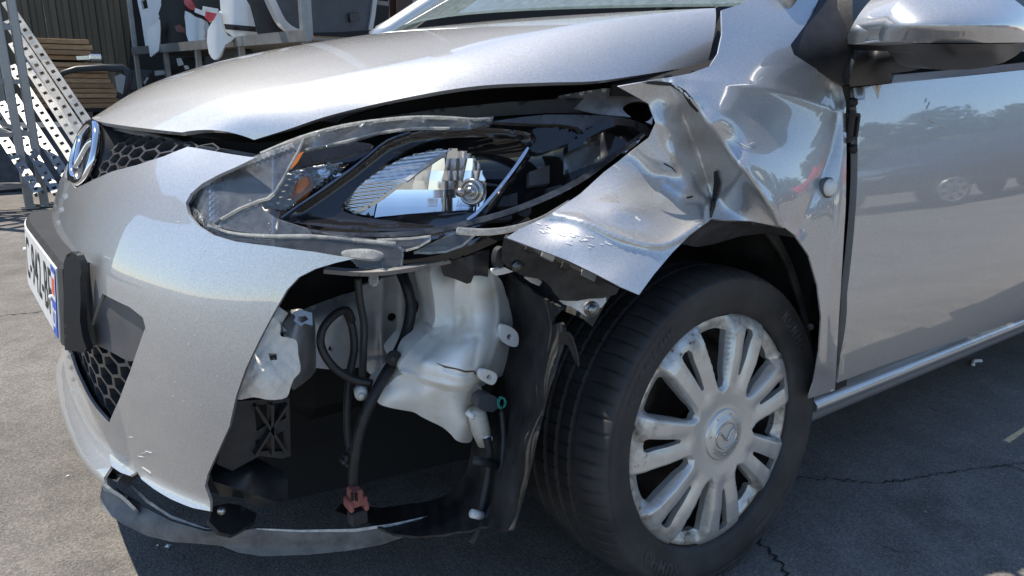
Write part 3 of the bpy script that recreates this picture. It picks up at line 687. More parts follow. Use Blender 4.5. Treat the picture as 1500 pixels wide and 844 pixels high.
# top strip of the grille and the lock carrier under the bonnet edge
def strip_poly(P, w):
    P = np.asarray(P, float); T = np.gradient(P, axis=0); T /= np.linalg.norm(T, axis=1)[:, None]; N = np.stack([-T[:, 1], T[:, 0]], 1); w = np.broadcast_to(np.asarray(w, float), (len(P),))[:, None]/2
    return np.vstack([P+N*w, (P-N*w)[::-1]])
gy = lambda v: np.interp(v[:, 0], [120, 160, 280, 380, 500], [.90, .80, .47, .40, .33])
relief('grille_top_bar', strip_poly([(146, 183), (165, 187), (210, 197), (250, 207), (277, 214)], [5, 7, 7, 8, 3]), lambda v: gy(v)+.01, PLASTG, CAR, .012, 4)
relief('bonnet_lock_carrier', [(140, 178), (190, 184), (240, 190), (268, 202), (372, 210), (430, 205), (520, 170), (620, 140), (760, 128), (880, 126), (900, 180), (700, 200), (560, 210), (380, 228), (276, 216), (200, 200), (150, 190)], lambda v: gy(v)+.10, VOID, CAR, .02, 14)
relief('lock_latch', [(170, 184), (185, 178), (191, 180), (190, 185), (178, 188)], lambda v: gy(v)+.03, mat('zinc_plate', (.4, .4, .4), .4, metal=.7), CAR, .006, 4)
relief('front_trim_strip', strip_poly([(291, 216), (330, 221), (374, 228)], 4.5), lambda v: gy(v)-.01, PLASTG, CAR, .006, 4)
# emblem: oval ring and winged letter in its dark housing
ec = at(129, 229, y=.83); en = np.array([-.93, -.10, .35]); en /= np.linalg.norm(en); eu = np.cross((0, 0, 1), en); eu /= np.linalg.norm(eu); ew = np.cross(en, eu)   # eu: sideways, ew: up
if eu[1] > 0: eu = -eu
def emb(a, b, h): return ec+eu*a+ew*b+en*h
V = []; F = []; n = 40
for k in range(n):
    t = 2*math.pi*k/n
    for r, h in ((1, 0), (1.0, -.006), (1.10, -.02), (1.25, -.07)): V.append(emb(.072*r*math.cos(t), .062*r*math.sin(t), h))
F = [(k*4+i, ((k+1) % n)*4+i, ((k+1) % n)*4+i+1, k*4+i+1) for k in range(n) for i in range(3)]+[tuple(k*4 for k in range(n))]
eh = obj('emblem_housing', V, F, mat('emblem_grey', (.045, .046, .05), .35, spec=.6), CAR)
t = np.linspace(0, 2*math.pi, 49)[:-1]; mb = MB()
P = np.array([emb(.064*math.cos(a), .053*math.sin(a)-.004*math.cos(2*a), .006) for a in np.append(t, t[:2])])
mb.tube(P, .0075, 10, False)
wing = [emb(-.052, .030, .006), emb(-.032, .020, .010), emb(-.014, -.004, .012), emb(0, -.020, .013), emb(.014, -.004, .012), emb(.032, .020, .010), emb(.052, .030, .006)]
mb.tube(spline(wing, 6), .0065, 8); obj('emblem', mb.V, mb.F, CHROME, eh)
# wing letter on the hubcap disc
mb = MB(); P = [(.0255*math.cos(a), -.0228, .0215*math.sin(a)) for a in np.append(t, t[:2])]; mb.tube(P, .0016, 6, False)
mb.tube(spline([(-.023, -.0232, .010), (-.0135, -.0236, .0075), (-.006, -.0238, -.001), (0, -.024, -.0075), (.006, -.0238, -.001), (.0135, -.0236, .0075), (.023, -.0232, .010)], 5), .0017, 6)
for k in range(7):
    a = 2*math.pi*k/7+.3; mb.tube([(.0355*math.cos(a), -.018, .0355*math.sin(a)), (.0355*math.cos(a), -.0202, .0355*math.sin(a))], .0018, 6)
me_ = obj('hub_emblem', mb.V, mb.F, mat('hub_chrome', (.55, .55, .55), .2, metal=1), wheel)
# tyre lettering, moulded in the sidewall
def ringtext(s, size, r0, amid, bold=.0006):
    V, F = textmesh(s, size, spacing=1.25, offset=bold); rr = r0+V[:, 1]; a = amid-V[:, 0]/r0
    h = np.interp(rr, [.205, .212, .222, .236, .246, .252], [-.008, -.009, -.013, -.0165, -.017, -.0155])
    return np.stack([rr*np.cos(a), h-.0011, rr*np.sin(a)], 1), F
LET = mat('tyre_letters', (.055, .055, .057), .5)
for s, am, sz in (('185/55 R15 86H', rad(139), .017), ('KUMHO', rad(232), .024), ('KUMHO', rad(37), .024), ('TUBELESS', rad(300), .010)):
    V, F = ringtext(s, sz, .232, am); obj('tyre_lettering', V, F, LET, wheel, smooth=False)
# plate holder and plate, bent with the bumper
def off(s, z, o):
    p = side(s, z); q = side(s+1e-3, z)
    n = np.stack([(q-p)[..., 1], -(q-p)[..., 0], 0*(q-p)[..., 0]], -1); n /= np.linalg.norm(n, axis=-1)[..., None]+1e-12
    return p+n*np.asarray(o)[..., None] if np.ndim(o) else p+n*o
PZ = .447
def pc(s, o, z=0.0):
    """the nearly flat, slightly turned and tilted face of the number plate in front of the bumper (z over its lower edge)"""
    s = np.asarray(s, float); return np.stack([-.8449+.047*s+.6*np.clip(-.10-s, 0, 1)**2-o+.096*z, .8475-s, 0*s], -1)
def slab(name, s0, s1, z0, z1, o0, o1, m, parent, n=40, bev=.006):
    V = []; prof = [(z0, o0), (z0, o1-bev), (z0+bev, o1), (z1-bev, o1), (z1, o1-bev), (z1, o0)]
    for s in np.linspace(s0, s1, n):
        for z, o in prof: V.append(pc(s, o-(bev*.6 if o > o0 and (abs(s-s0) < .001 or abs(s-s1) < .001) else 0), z-PZ)+np.array([0, 0, z]))
    m_ = len(prof); F = [(i*m_+k, i*m_+(k+1) % m_, (i+1)*m_+(k+1) % m_, (i+1)*m_+k) for i in range(n-1) for k in range(m_)]+[tuple(range(m_))[::-1], tuple((n-1)*m_+k for k in range(m_))]
    return obj(name, V, F, m, parent, smooth=False)
holder = slab('plate_holder', -.285, .285, PZ-.010, PZ+.118, -.045, -.0015, mat('holder_black', (.045, .045, .047), .38, noise=.2, nscale=30, bump=.2, bscale=400), CAR)
relief('holder_end', [(93, 386), (97, 374), (104, 369), (112, 373), (117, 384), (119, 398), (117, 410), (118, 440), (117, 470), (121, 495), (127, 511), (124, 516), (95, 513), (93, 470)], lambda v: np.interp(v[:, 0], [90, 128], [.562, .525]), mat('holder_end_black', (.022, .022, .024), .35, bump=.15, bscale=400), CAR, .012, 4)
plate = slab('number_plate', -.262, .262, PZ, PZ+.110, -.002, .0008, mat('plate_white', (.72, .73, .72), .35, noise=.08, nscale=30), CAR, 40, .001)
def onplate(V, F, s0, o, m, name):
    V = np.asarray(V); W_ = np.array([pc(s0+x, o-.0355, .055+y)+np.array([0, 0, PZ+.055+y]) for x, y in V[:, :2]]); return obj(name, W_, F, m, plate, smooth=False)
INK = mat('plate_black', (.015, .015, .015), .5)
V, F = textmesh('C-942-BF', .105, width=.335, offset=.0004, spacing=1.12); V[:, 1] *= 1.04
# print is laid on the plate in steps small enough to bend with it
onplate(V, F, .038, .0372, INK, 'plate_lettering')
BLUE = mat('plate_blue', (.02, .10, .55), .4)
def rect(s0, s1, z0, z1, n=6):
    V = []; F = []
    for i in range(n+1):
        s = s0+(s1-s0)*i/n; V += [(s, z0, 0), (s, z1, 0)]
    F = [(2*i, 2*i+2, 2*i+3, 2*i+1) for i in range(n)]; return V, F
V, F = rect(.214, .258, -.0535, .0535); onplate(V, F, 0, .0371, BLUE, 'plate_band')
V, F = rect(.219, .255, .002, .044); onplate(V, F, 0, .0374, mat('band_white', (.75, .75, .75), .4), 'band_panel')
V, F = rect(.2245, .2495, .010, .036); onplate(V, F, 0, .0377, mat('band_red', (.75, .09, .03), .4), 'band_badge')
V, F = textmesh('27', .040, width=.034, offset=.0008); V[:, 1] -= .028; onplate(V, F, .237, .0376, mat('band_text', (.8, .8, .8), .4), 'band_number')
for sx_ in (-.2, .212):
    mb = MB(); p = pc(sx_, .0012, .055)+np.array([0, 0, PZ+.055]); mb.tube([p, p+np.array([-.003, -.001, 0])], .005, 8); mb.build('plate_rivet', mat('rivet', (.7, .7, .7), .4), plate, True)
# blank of the fog lamp opening
relief('fog_lamp_blank', spline([(126, 420), (150, 429), (190, 446), (208, 458), (213, 473), (209, 495), (196, 529), (160, 514), (122, 492), (119, 455)], 4, True), lambda v: _bump(v)+.014, PLASTG, CAR, .02, 5)

# ------------------------------------------------------------------ under the missing bumper corner
STEEL = mat('inner_wing_grey', (.62, .62, .63), .45, metal=.3, noise=.2, nscale=14, rnoise=.12)
FOAM = mat('white_foam', (.92, .91, .88), .9, noise=.08, nscale=40, bump=.8, bscale=160)
hole = lambda cx, cy, r: [(cx+r*math.cos(a), cy+r*math.sin(a)) for a in np.linspace(0, 2*math.pi, 13)[:-1]]
relief('inner_wing_panel', [(528, 420), (560, 408), (640, 388), (646, 520), (612, 533), (585, 546), (548, 553), (533, 540), (531, 500), (540, 480), (531, 460)], rbf([(530, 420, .44), (541, 480, .44), (532, 540, .44), (552, 410, .425), (552, 545, .425), (558, 480, .44), (590, 480, .44), (603, 480, .425), (640, 400, .40), (640, 520, .40), (620, 450, .43)]), STEEL, CAR, .006, 4, disp=lambda v: -.007*np.exp(-((v[:, 0]-560)/6)**2)-.006*np.exp(-((v[:, 0]-590)/5)**2)+.004*np.exp(-((v[:, 1]-520)/4)**2), holes=[hole(574, 465, 6.5), hole(607, 442, 3), hole(573, 510, 2.5), hole(596, 509, 3)])
relief('chassis_rail', [(430, 462), (452, 450), (500, 432), (528, 425), (534, 470), (531, 538), (490, 542), (462, 539), (459, 500), (440, 470)], rbf([(430, 465, .40), (460, 470, .37), (500, 455, .385), (530, 450, .41), (462, 538, .37), (500, 500, .39), (530, 538, .41), (500, 434, .46), (460, 450, .42)], True), STEEL, CAR, .006, 6, [hole(485, 511, 4), hole(440, 476, 3)])
relief('bumper_beam_end', [(412, 456), (440, 452), (458, 458), (462, 475), (463, 543), (456, 552), (444, 562), (430, 572), (432, 548), (440, 540), (432, 498), (418, 490)], rbf([(412, 456, .37), (440, 460, .33), (460, 462, .36), (462, 540, .37), (442, 500, .325), (430, 570, .35), (450, 540, .345)]), mat('beam_grey', (.27, .27, .28), .4, metal=.5, noise=.2, nscale=25), CAR, .006, 5)
relief('torn_paint_flake', [(429, 459), (440, 454), (457, 458), (458, 477), (446, 474), (441, 478), (430, 470), (433, 464)], lambda v: 0*v[:, 0]+.322, mat('primer_blue', (.30, .42, .62), .3, metal=.3), CAR, .001, 4, [[(437, 464), (448, 463), (452, 468), (443, 473), (436, 470)]])
fo = [(352, 500), (372, 480), (390, 468), (403, 467), (411, 478), (411, 492), (424, 495), (434, 499), (437, 520), (440, 544), (430, 556), (425, 570), (420, 582), (395, 586), (372, 582), (345, 585), (330, 560)]
relief('bumper_foam', spline(fo, 3, True), rbf([(340, 570, .325), (352, 500, .33), (400, 470, .31), (436, 505, .305), (438, 545, .305), (420, 582, .31), (385, 525, .292), (400, 520, .30), (375, 560, .285), (410, 560, .29)]), FOAM, CAR, .05, 4, [[(393, 517), (405, 518), (406, 527), (396, 528)]], disp=lambda v: .0016*np.sin(v[:, 0]*.30)*np.sin(v[:, 1]*.27+1)+.0007*np.sin(v[:, 0]*.8+v[:, 1]*.7))
# dark wheelhouse and under-tray pieces
relief('bay_shade_sheet', [(300, 420), (420, 405), (660, 360), (900, 250), (960, 130), (1000, 330), (860, 480), (700, 700), (520, 760), (300, 720), (330, 560)], lambda v: np.interp(v[:, 0], [300, 700, 1000], [.72, .62, .40]), VOID, CAR, .02, 30)  # near-black sheet standing in for the shade deep in the bay
relief('tray_bracket', [(345, 588), (424, 583), (426, 668), (414, 672), (380, 668), (340, 690), (318, 680), (330, 620)], lambda v: 0*v[:, 0]+.36, PLAST, CAR, .008, 8, [[(372, 594), (394, 592), (397, 618), (376, 632)], [(402, 591), (418, 590), (419, 612), (403, 622)], [(398, 640), (417, 630), (419, 660), (400, 662)], [(374, 645), (392, 640), (394, 660), (375, 662)]])
mb = MB()
for a, b in (((372, 592), (419, 664)), ((419, 590), (372, 664)), ((396, 590), (397, 664))):
    mb.bar(at(*a, y=.357), at(*b, y=.357), .004, .02, up=(0, -1, 0))
mb.build('bracket_ribs', PLAST, CAR)
relief('tray_box', [(306, 682), (340, 672), (372, 668), (414, 690), (422, 705), (421, 735), (402, 735), (366, 722), (312, 705)], rbf([(306, 690, .40), (372, 668, .45), (420, 700, .37), (421, 735, .36), (366, 722, .34), (366, 690, .345), (330, 690, .37)], True), PLAST, CAR, .03, 6)
lipy = lambda v: np.interp(v[:, 0], [140, 150, 230, 300, 380, 500, 620, 640], [.575, .565, .468, .405, .37, .31, .255, .25])+.0004*(790-v[:, 1])
lip = [(150, 711), (166, 716), (186, 729), (215, 745), (252, 764), (300, 778), (345, 779), (376, 774), (440, 777), (520, 776), (575, 768), (627, 756), (620, 768), (602, 783), (560, 798), (510, 807), (450, 813), (385, 815), (350, 810), (325, 800), (295, 797), (252, 794), (215, 785), (180, 768), (150, 747), (146, 730)]
relief('front_lip', lip, lambda v: lipy(v)-.012*np.sin(np.clip((v[:, 1]-740)/60, 0, 1)*math.pi), mat('lip_rubber', (.145, .145, .145), .55, noise=.35, nscale=26, bump=.3, bscale=300), CAR, .006, 5)
relief('scraped_lip_edge', strip_poly([(376, 775), (440, 778), (520, 777), (575, 769), (627, 756.5)], [2, 3.2, 4.5, 4, 1]), lambda v: lipy(v)-.014, mat('scraped_plastic', (.62, .60, .56), .7, noise=.3, nscale=60), CAR, .002, 3)
relief('torn_lip_seam', strip_poly([(152, 664), (165, 682), (185, 705), (215, 734), (250, 757), (300, 775), (326, 779)], [3, 3, 4, 4.5, 4, 3.5, 3]), lambda v: lipy(v)-.006, mat('seam_grey', (.30, .30, .30), .5, noise=.4, nscale=60), CAR, .003, 3)
relief('torn_lip_tab', [(150, 711), (166, 716), (184, 727), (182, 732), (166, 724), (152, 719)], lambda v: lipy(v)-.01, mat('tab_grey', (.34, .34, .32), .6, noise=.5, nscale=80), CAR, .004, 4)
relief('tray_tab', [(312, 742), (334, 737), (352, 740), (376, 752), (372, 765), (340, 784), (322, 780), (306, 764)], rbf([(310, 745, .39), (345, 740, .42), (375, 755, .39), (340, 782, .36)]), PLAST, CAR, .006, 6)
mb = MB(); p = at(325, 748, y=.375); mb.tube([p, p+np.array([-.002, -.006, .003])], .006, 8); mb.build('tray_screw', mat('screw_zinc', (.5, .5, .5), .35, metal=.9), CAR, True)
# wheel arch liner: a torn black sheet curving from the splash shield up in front of the tyre
def yz(px, py, z): return (px, py, at(px, py, z=z)[1])
LINER = mat('liner_black', (.020, .020, .021), .55, noise=.5, nscale=14, bump=.4, bscale=120, col2=(.05, .048, .046))
lin_o = [(744, 398), (780, 428), (812, 446), (824, 452), (812, 466), (808, 476), (822, 472), (826, 482), (824, 500), (812, 540), (803, 566), (792, 610), (783, 644), (776, 680), (768, 712), (759, 745), (749, 776), (735, 778), (720, 772), (704, 771), (690, 777), (668, 779), (650, 783), (612, 786), (575, 782), (545, 768), (490, 748), (500, 738), (560, 744), (600, 738), (628, 734), (650, 727), (664, 719), (676, 704), (683, 690), (689, 665), (692, 645), (705, 610), (720, 570), (735, 500), (738, 440)]
relief('wheel_arch_liner', lin_o, rbf([(744, 398, .23), (738, 440, .26), (735, 500, .28), (720, 570, .28), (692, 645, .27), (683, 690, .27), (664, 719, .275), (812, 446, .075), (824, 500, .05), (803, 566, .045), (783, 644, .045), (768, 712, .05), (749, 776, .05), (704, 771, .13), (650, 783, .16), (785, 470, .16), (770, 560, .15), (752, 640, .14), (735, 700, .14), (722, 740, .14), (628, 734, .30), (560, 744, .36), (500, 740, .40), (575, 782, .24), (545, 768, .29), (790, 600, .075), (760, 700, .085), (805, 500, .095)]), LINER, CAR, .0035, 5, disp=lambda v: .004*np.sin(v[:, 0]*.11+v[:, 1]*.02)*np.sin(v[:, 1]*.05)+.003*np.sin(v[:, 0]*.3+1))
relief('torn_liner_flap', spline([(818, 492), (826, 486), (833, 488), (842, 508), (847, 538), (838, 520), (830, 505), (822, 506)], 3, True), rbf([(818, 492, .05), (833, 488, .03), (847, 538, .02), (825, 505, .05)]), LINER, CAR, .002, 3)
V = []; F = []; n = 44
ys = [.03, .034, .045, .06, .12, .2, .3, .42]
for k in range(n):
    a = rad(-12+k*150/(n-1)); rr = .345-.02*math.sin(a*3)
    for j, y in enumerate(ys):
        r2 = rr-(.018 if j == 0 else 0)+.004*math.sin(a*22)*(j > 2); V.append((.0+r2*math.cos(a), .045+y, .29+r2*math.sin(a)))
m_ = len(ys); F = np.array([t_ for k in range(n-1) for i in range(m_-1) for t_ in ((k*m_+i, k*m_+i+1, (k+1)*m_+i+1), (k*m_+i, (k+1)*m_+i+1, (k+1)*m_+i))])
sheet('rear_arch_liner', np.array(V), F[:, ::-1], .004, LINER, CAR)
relief('arch_inner_lip', [(992, 356), (1012, 341), (1040, 324), (1100, 325), (1150, 336), (1165, 348), (1120, 342), (1085, 346), (1045, 358), (1020, 362)], rbf([(992, 356, .05), (1040, 324, .045), (1100, 325, .035), (1160, 345, .035), (1045, 358, .10), (1020, 362, .10), (1120, 342, .07)]), mat('lip_grey', (.13, .135, .15), .35, metal=.5, noise=.3, nscale=30), CAR, .003, 5)
mb = MB(); p = at(1187, 479, y=.06); mb.box(p, (.012, .01, .012), bev=.003); mb.build('liner_clip', PLASTG, CAR)

# washer bottle ---------------------------------------------------------------------
HDPE = bpy.data.materials.new('milky_plastic'); HDPE.use_nodes = True; b_ = HDPE.node_tree.nodes['Principled BSDF']
b_.inputs['Base Color'].default_value = (.66, .67, .64, 1); b_.inputs['Roughness'].default_value = .38; b_.inputs['Subsurface Weight'].default_value = .25; b_.inputs['Subsurface Radius'].default_value = (.03, .03, .025); b_.inputs['Subsurface Scale'].default_value = .5
nt_ = HDPE.node_tree; tcn = nt_.nodes.new('ShaderNodeTexCoord'); nn_ = nt_.nodes.new('ShaderNodeTexNoise'); nn_.inputs['Scale'].default_value = 22; nn_.inputs['Detail'].default_value = 6; rr_ = nt_.nodes.new('ShaderNodeValToRGB')
rr_.color_ramp.elements[0].position = .30; rr_.color_ramp.elements[0].color = (.82, .79, .70, 1); rr_.color_ramp.elements[1].position = .52; rr_.color_ramp.elements[1].color = (.95, .955, .93, 1)
nt_.links.new(tcn.outputs['Object'], nn_.inputs['Vector']); nt_.links.new(nn_.outputs['Fac'], rr_.inputs['Fac']); nt_.links.new(rr_.outputs[0], b_.inputs['Base Color'])
def tank_ribs(v):
    o = 0*v[:, 0]
    for L, a, w in (([(667, 392), (668, 470), (670, 494)], -.004, 4), ([(590, 545), (640, 560), (680, 566), (706, 552)], -.005, 4), ([(634, 484), (668, 496), (700, 494)], .003, 5), ([(722, 402), (730, 440), (728, 500), (716, 540)], -.003, 3.5), ([(690, 400), (688, 480)], .0015, 3), ([(676, 440), (716, 438)], -.0012, 2), ([(676, 448), (716, 446)], -.0012, 2), ([(645, 500), (612, 530)], .0025, 5), ([(700, 500), (694, 535)], .002, 4), ([(652, 540), (680, 548), (698, 545)], .004, 3)):
        o = o+1.5*a*np.exp(-(dist_poly(v, spline(L, 5))/w)**2)
    return o
up_o = [(632, 388), (660, 380), (700, 384), (718, 396), (732, 408), (738, 420), (744, 438), (758, 448), (765, 460), (764, 476), (757, 510), (750, 536), (742, 547), (728, 554), (708, 565), (692, 574), (678, 580), (660, 577), (632, 568), (600, 554), (588, 547), (584, 536), (592, 524), (612, 502), (630, 485), (637, 470), (636, 440)]
tank_y = rbf([(634, 390, .275), (637, 470, .275), (632, 483, .28), (662, 390, .262), (662, 480, .262), (668, 400, .222), (669, 490, .220), (700, 392, .205), (700, 490, .195), (722, 420, .205), (728, 500, .205), (738, 425, .235), (742, 460, .235), (764, 465, .262), (755, 515, .262), (742, 500, .24), (738, 547, .255), (708, 563, .23), (640, 505, .235), (600, 530, .245), (585, 538, .262), (620, 530, .205), (660, 530, .175), (690, 530, .172), (705, 545, .19), (600, 552, .24), (640, 562, .20), (678, 578, .21), (680, 560, .172), (645, 548, .185), (650, 500, .222), (684, 508, .178)])
bottle = relief('washer_bottle', spline(up_o, 3, True), tank_y, HDPE, CAR, .05, 3, back=(0.02, .09, 0), disp=tank_ribs)
low_o = [(551, 585), (556, 574), (566, 566), (590, 548), (620, 556), (660, 572), (690, 570), (704, 566), (706, 590), (694, 606), (693, 630), (690, 647), (680, 649), (668, 645), (660, 636), (648, 626), (630, 617), (618, 611), (606, 604), (590, 601), (570, 597), (556, 592)]
relief('bottle_foot', spline(low_o, 3, True), rbf([(553, 584, .29), (566, 566, .285), (600, 560, .25), (580, 585, .262), (606, 603, .275), (620, 580, .225), (650, 590, .215), (648, 625, .25), (690, 600, .222), (668, 644, .25), (690, 646, .25), (685, 620, .218), (704, 568, .21), (640, 605, .232), (660, 575, .20)]), HDPE, bottle, .05, 4, back=(.02, .07, 0), disp=lambda v: .006*np.sin(v[:, 0]*.11)*np.clip((v[:, 1]-560)/40, 0, 1))
for nm, L, hc, yy in (('bottle_lug', [(735, 476), (750, 480), (759, 490), (758, 507), (750, 508), (736, 499)], hole(747, 494, 4.5), .20), ('bottle_lug', [(705, 543), (714, 542), (727, 548), (728, 556), (722, 564), (710, 560), (703, 553)], hole(717, 553, 4), .165)):
    relief(nm, spline(L, 3, True), lambda v, yy=yy: 0*v[:, 0]+yy, HDPE, bottle, .008, 3, [hc])
relief('bottle_crack', strip_poly([(640, 532), (652, 538), (668, 541), (682, 545), (694, 544), (701, 552)], [1, 2, 1.2, 2.2, 2, 1]), lambda v: tank_y(v)+tank_ribs(v)-.0012, mat('crack_brown', (.12, .09, .06), .7), bottle, .001, 3)
pump = pipe('washer_pump', [at(697, 598, y=.20), at(700, 612, y=.198), at(705, 632, y=.196), at(710, 650, y=.195)], [.0135, .0145, .0145, .011], mat('pump_cream', (.58, .55, .48), .5, noise=.2, nscale=40), CAR, 14, 0)
pipe('pump_nozzle', [at(709, 640, y=.185), at(720, 643, y=.182)], .004, HDPE, pump, 8, 0); pipe('pump_nozzle', [at(684, 603, y=.20), at(694, 612, y=.19)], .005, HDPE, pump, 8, 0)
relief('pump_plug', [(702, 583), (712, 577), (724, 580), (732, 586), (730, 598), (722, 604), (708, 602), (700, 596)], lambda v: 0*v[:, 0]+.175, mat('plug_grey', (.08, .085, .095), .5), pump, .02, 4)
WG = mat('wire_green', (.03, .25, .22), .5); mb = MB()
for k in range(3):
    a = np.linspace(0, 2*math.pi, 14); mb.tube([at(734+5*math.cos(t_)+k*1.2, 590+(9-k)*math.sin(t_), y=.165-.004*math.sin(t_+k)) for t_ in a], .0011, 6)
mb.build('pump_wires', WG, pump, True)
HOSE = mat('hose_rubber', (.028, .028, .03), .5, noise=.3, nscale=40)
pipe('washer_hose', [at(713, 642, y=.18), at(717, 660, y=.176), at(716, 690, y=.17), at(711, 720, y=.165), at(706, 745, y=.16), at(699, 775, y=.15), at(690, 796, y=.145)], .0062, HOSE, CAR)
pipe('washer_hose', [at(735, 600, y=.18), at(738, 640, y=.17), at(735, 680, y=.16), at(726, 730, y=.15), at(712, 760, y=.14)], .0045, HOSE, CAR)
pipe('hose_joint', [at(693, 674, y=.165), at(708, 677, y=.163), at(728, 681, y=.163)], .0062, PLAST, CAR, 10, 0)
pipe('hose_clip', [at(691, 752, y=.145), at(706, 756, y=.145)], .0065, mat('clip_white', (.7, .7, .68), .4), CAR, 10, 0)

# cables -----------------------------------------------------------------------------
CABLE = mat('cable_black', (.018, .018, .02), .42, noise=.3, nscale=60, bump=.5, bscale=260)
pipe('wiring_loom', [at(586, 396, y=.36), at(596, 420, y=.34), at(602, 448, y=.33), at(596, 485, y=.32), at(580, 522, y=.30), at(558, 560, y=.28), at(538, 600, y=.27), at(525, 645, y=.27), at(519, 690, y=.27), at(519, 720, y=.27)], .0088, CABLE, CAR)
pipe('wiring_loom', [at(524, 408, y=.36), at(527, 440, y=.36), at(533, 475, y=.36), at(532, 520, y=.355), at(531, 552, y=.36)], .006, mat('loom_grey', (.06, .06, .062), .4), CAR)
pipe('wiring_loom', [at(516, 470, y=.345), at(508, 455, y=.34), at(492, 460, y=.335), at(473, 482, y=.33), at(470, 505, y=.325), at(486, 535, y=.31), at(515, 555, y=.30), at(545, 562, y=.29)], .0062, CABLE, CAR)
pipe('wiring_loom', [at(506, 452, y=.35), at(516, 480, y=.345), at(519, 510, y=.34), at(513, 545, y=.33), at(509, 590, y=.32), at(510, 640, y=.31), at(515, 668, y=.30)], .0062, CABLE, CAR)
pipe('wiring_loom', [at(598, 430, y=.36), at(612, 455, y=.37), at(628, 480, y=.38)], .007, CABLE, CAR)
mb = MB(); p = at(577, 524, y=.285); mb.tube([p, p+np.array([-.004, -.008, .002])], .0115, 14); mb.tube([p+np.array([-.004, -.008, .002]), p+np.array([-.005, -.011, .003])], .006, 12); mb.build('loom_clip', PLAST, CAR, True)
mb = MB()
for dx, dy, w, h in ((0, 0, 20, 14), (-9, 5, 10, 8), (9, 3, 8, 12), (2, -9, 10, 8), (-4, 10, 8, 8)):
    p = at(513+dx, 670+dy, y=.285); mb.box(p, (w*.0010, .014, h*.0010), bev=.002)
mb.build('cable_clip', PLAST, CAR)
mb = MB(); RED = mat('connector_brown_red', (.30, .10, .085), .5, noise=.2, nscale=50)
p = at(521, 733, y=.258); mb.box(p, (.030, .022, .013), bev=.002); p = at(520, 724, y=.258); mb.box(p, (.017, .024, .02), bev=.002); p = at(511, 739, y=.258); mb.box(p, (.007, .026, .016), bev=.002); p = at(533, 737, y=.258); mb.box(p, (.007, .026, .014), bev=.002)
plug = mb.build('connector', RED, CAR)
mb = MB(); mb.box(at(524, 756, y=.262), (.026, .018, .022), bev=.002); mb.build('connector_socket', PLAST, plug)
mb = MB()
for dx in (-4, 2): mb.box(at(520+dx, 728, y=.244), (.003, .004, .012))
mb.build('connector_slots', VOID, plug)
mb = MB(); p = at(528, 571, y=.30); mb.tube([p, p+np.array([-.006, -.016, -.002])], [.0105, .009], 12); mb.tube([p+np.array([-.006, -.016, -.002]), p+np.array([-.007, -.02, -.002])], .005, 10); mb.build('bolt_cap', mat('cap_white', (.62, .62, .58), .5, noise=.2, nscale=50), CAR, True)
# ------------------------------------------------------------------ broken headlight
LENS = clear_mat('headlight_lens', dust=.13)
CLEAR = clear_mat('clear_plastic', dust=.08, dust_haze_col=(.70, .71, .70))
CLEARW = clear_mat('frosted_plastic', dust=.32, dust_haze_col=(.70, .70, .68))
MIRROR = mat('reflector_mirror', (.80, .82, .85), .03, metal=1)
MIRROR2 = mat('reflector_fluted', (.62, .63, .64), .10, metal=1)
AMBER = mat('amber_bulb', (.46, .14, .03), .15, coat=.6)
HB = lambda v: np.interp(v[:, 0], [262, 300, 400, 520, 650, 780, 950], [.405, .345, .265, .205, .155, .125, .10])+(330-v[:, 1])*.0005
dpt = lambda o: (lambda v: HB(v)+o)
house_o = [(276, 294), (300, 262), (350, 236), (400, 218), (470, 196), (560, 180), (660, 178), (780, 176), (900, 172), (950, 188), (900, 232), (845, 270), (790, 298), (720, 325), (660, 345), (600, 356), (500, 350), (420, 342), (340, 335), (296, 318)]
HL = relief('headlight', spline(house_o, 3, True), lambda v: HB(v)+.015+.085*np.clip(1-((v[:, 0]-600)/330)**2, 0, 1)*np.clip(1-((v[:, 1]-262)/95)**2, 0, 1), GLOSS, CAR, .004, 8)
# main reflector bowl: fluted clear left wing, faceted mirror at the right
bowl_o = spline([(501, 302), (512, 287), (534, 266), (560, 248), (598, 229), (640, 221), (676, 220), (694, 230), (706, 252), (712, 272), (711, 290), (702, 308), (688, 321), (660, 327), (620, 325), (570, 319), (520, 312)], 4, True)
flute_o = np.array(spline([(501, 302), (512, 287), (534, 266), (560, 248), (598, 229), (640, 221), (662, 219.5)], 4).tolist()+spline([(650, 226), (615, 248), (580, 275), (548, 298), (519, 313)], 4).tolist())
HB0 = lambda v: HB(np.column_stack([v[:, 0], 0*v[:, 0]+262]))
def bowl_y(v): return HB0(v)+.034+.026*np.clip(1-((v[:, 0]-655)/165)**2-((v[:, 1]-258)/75)**2*.55, -.6, 1)
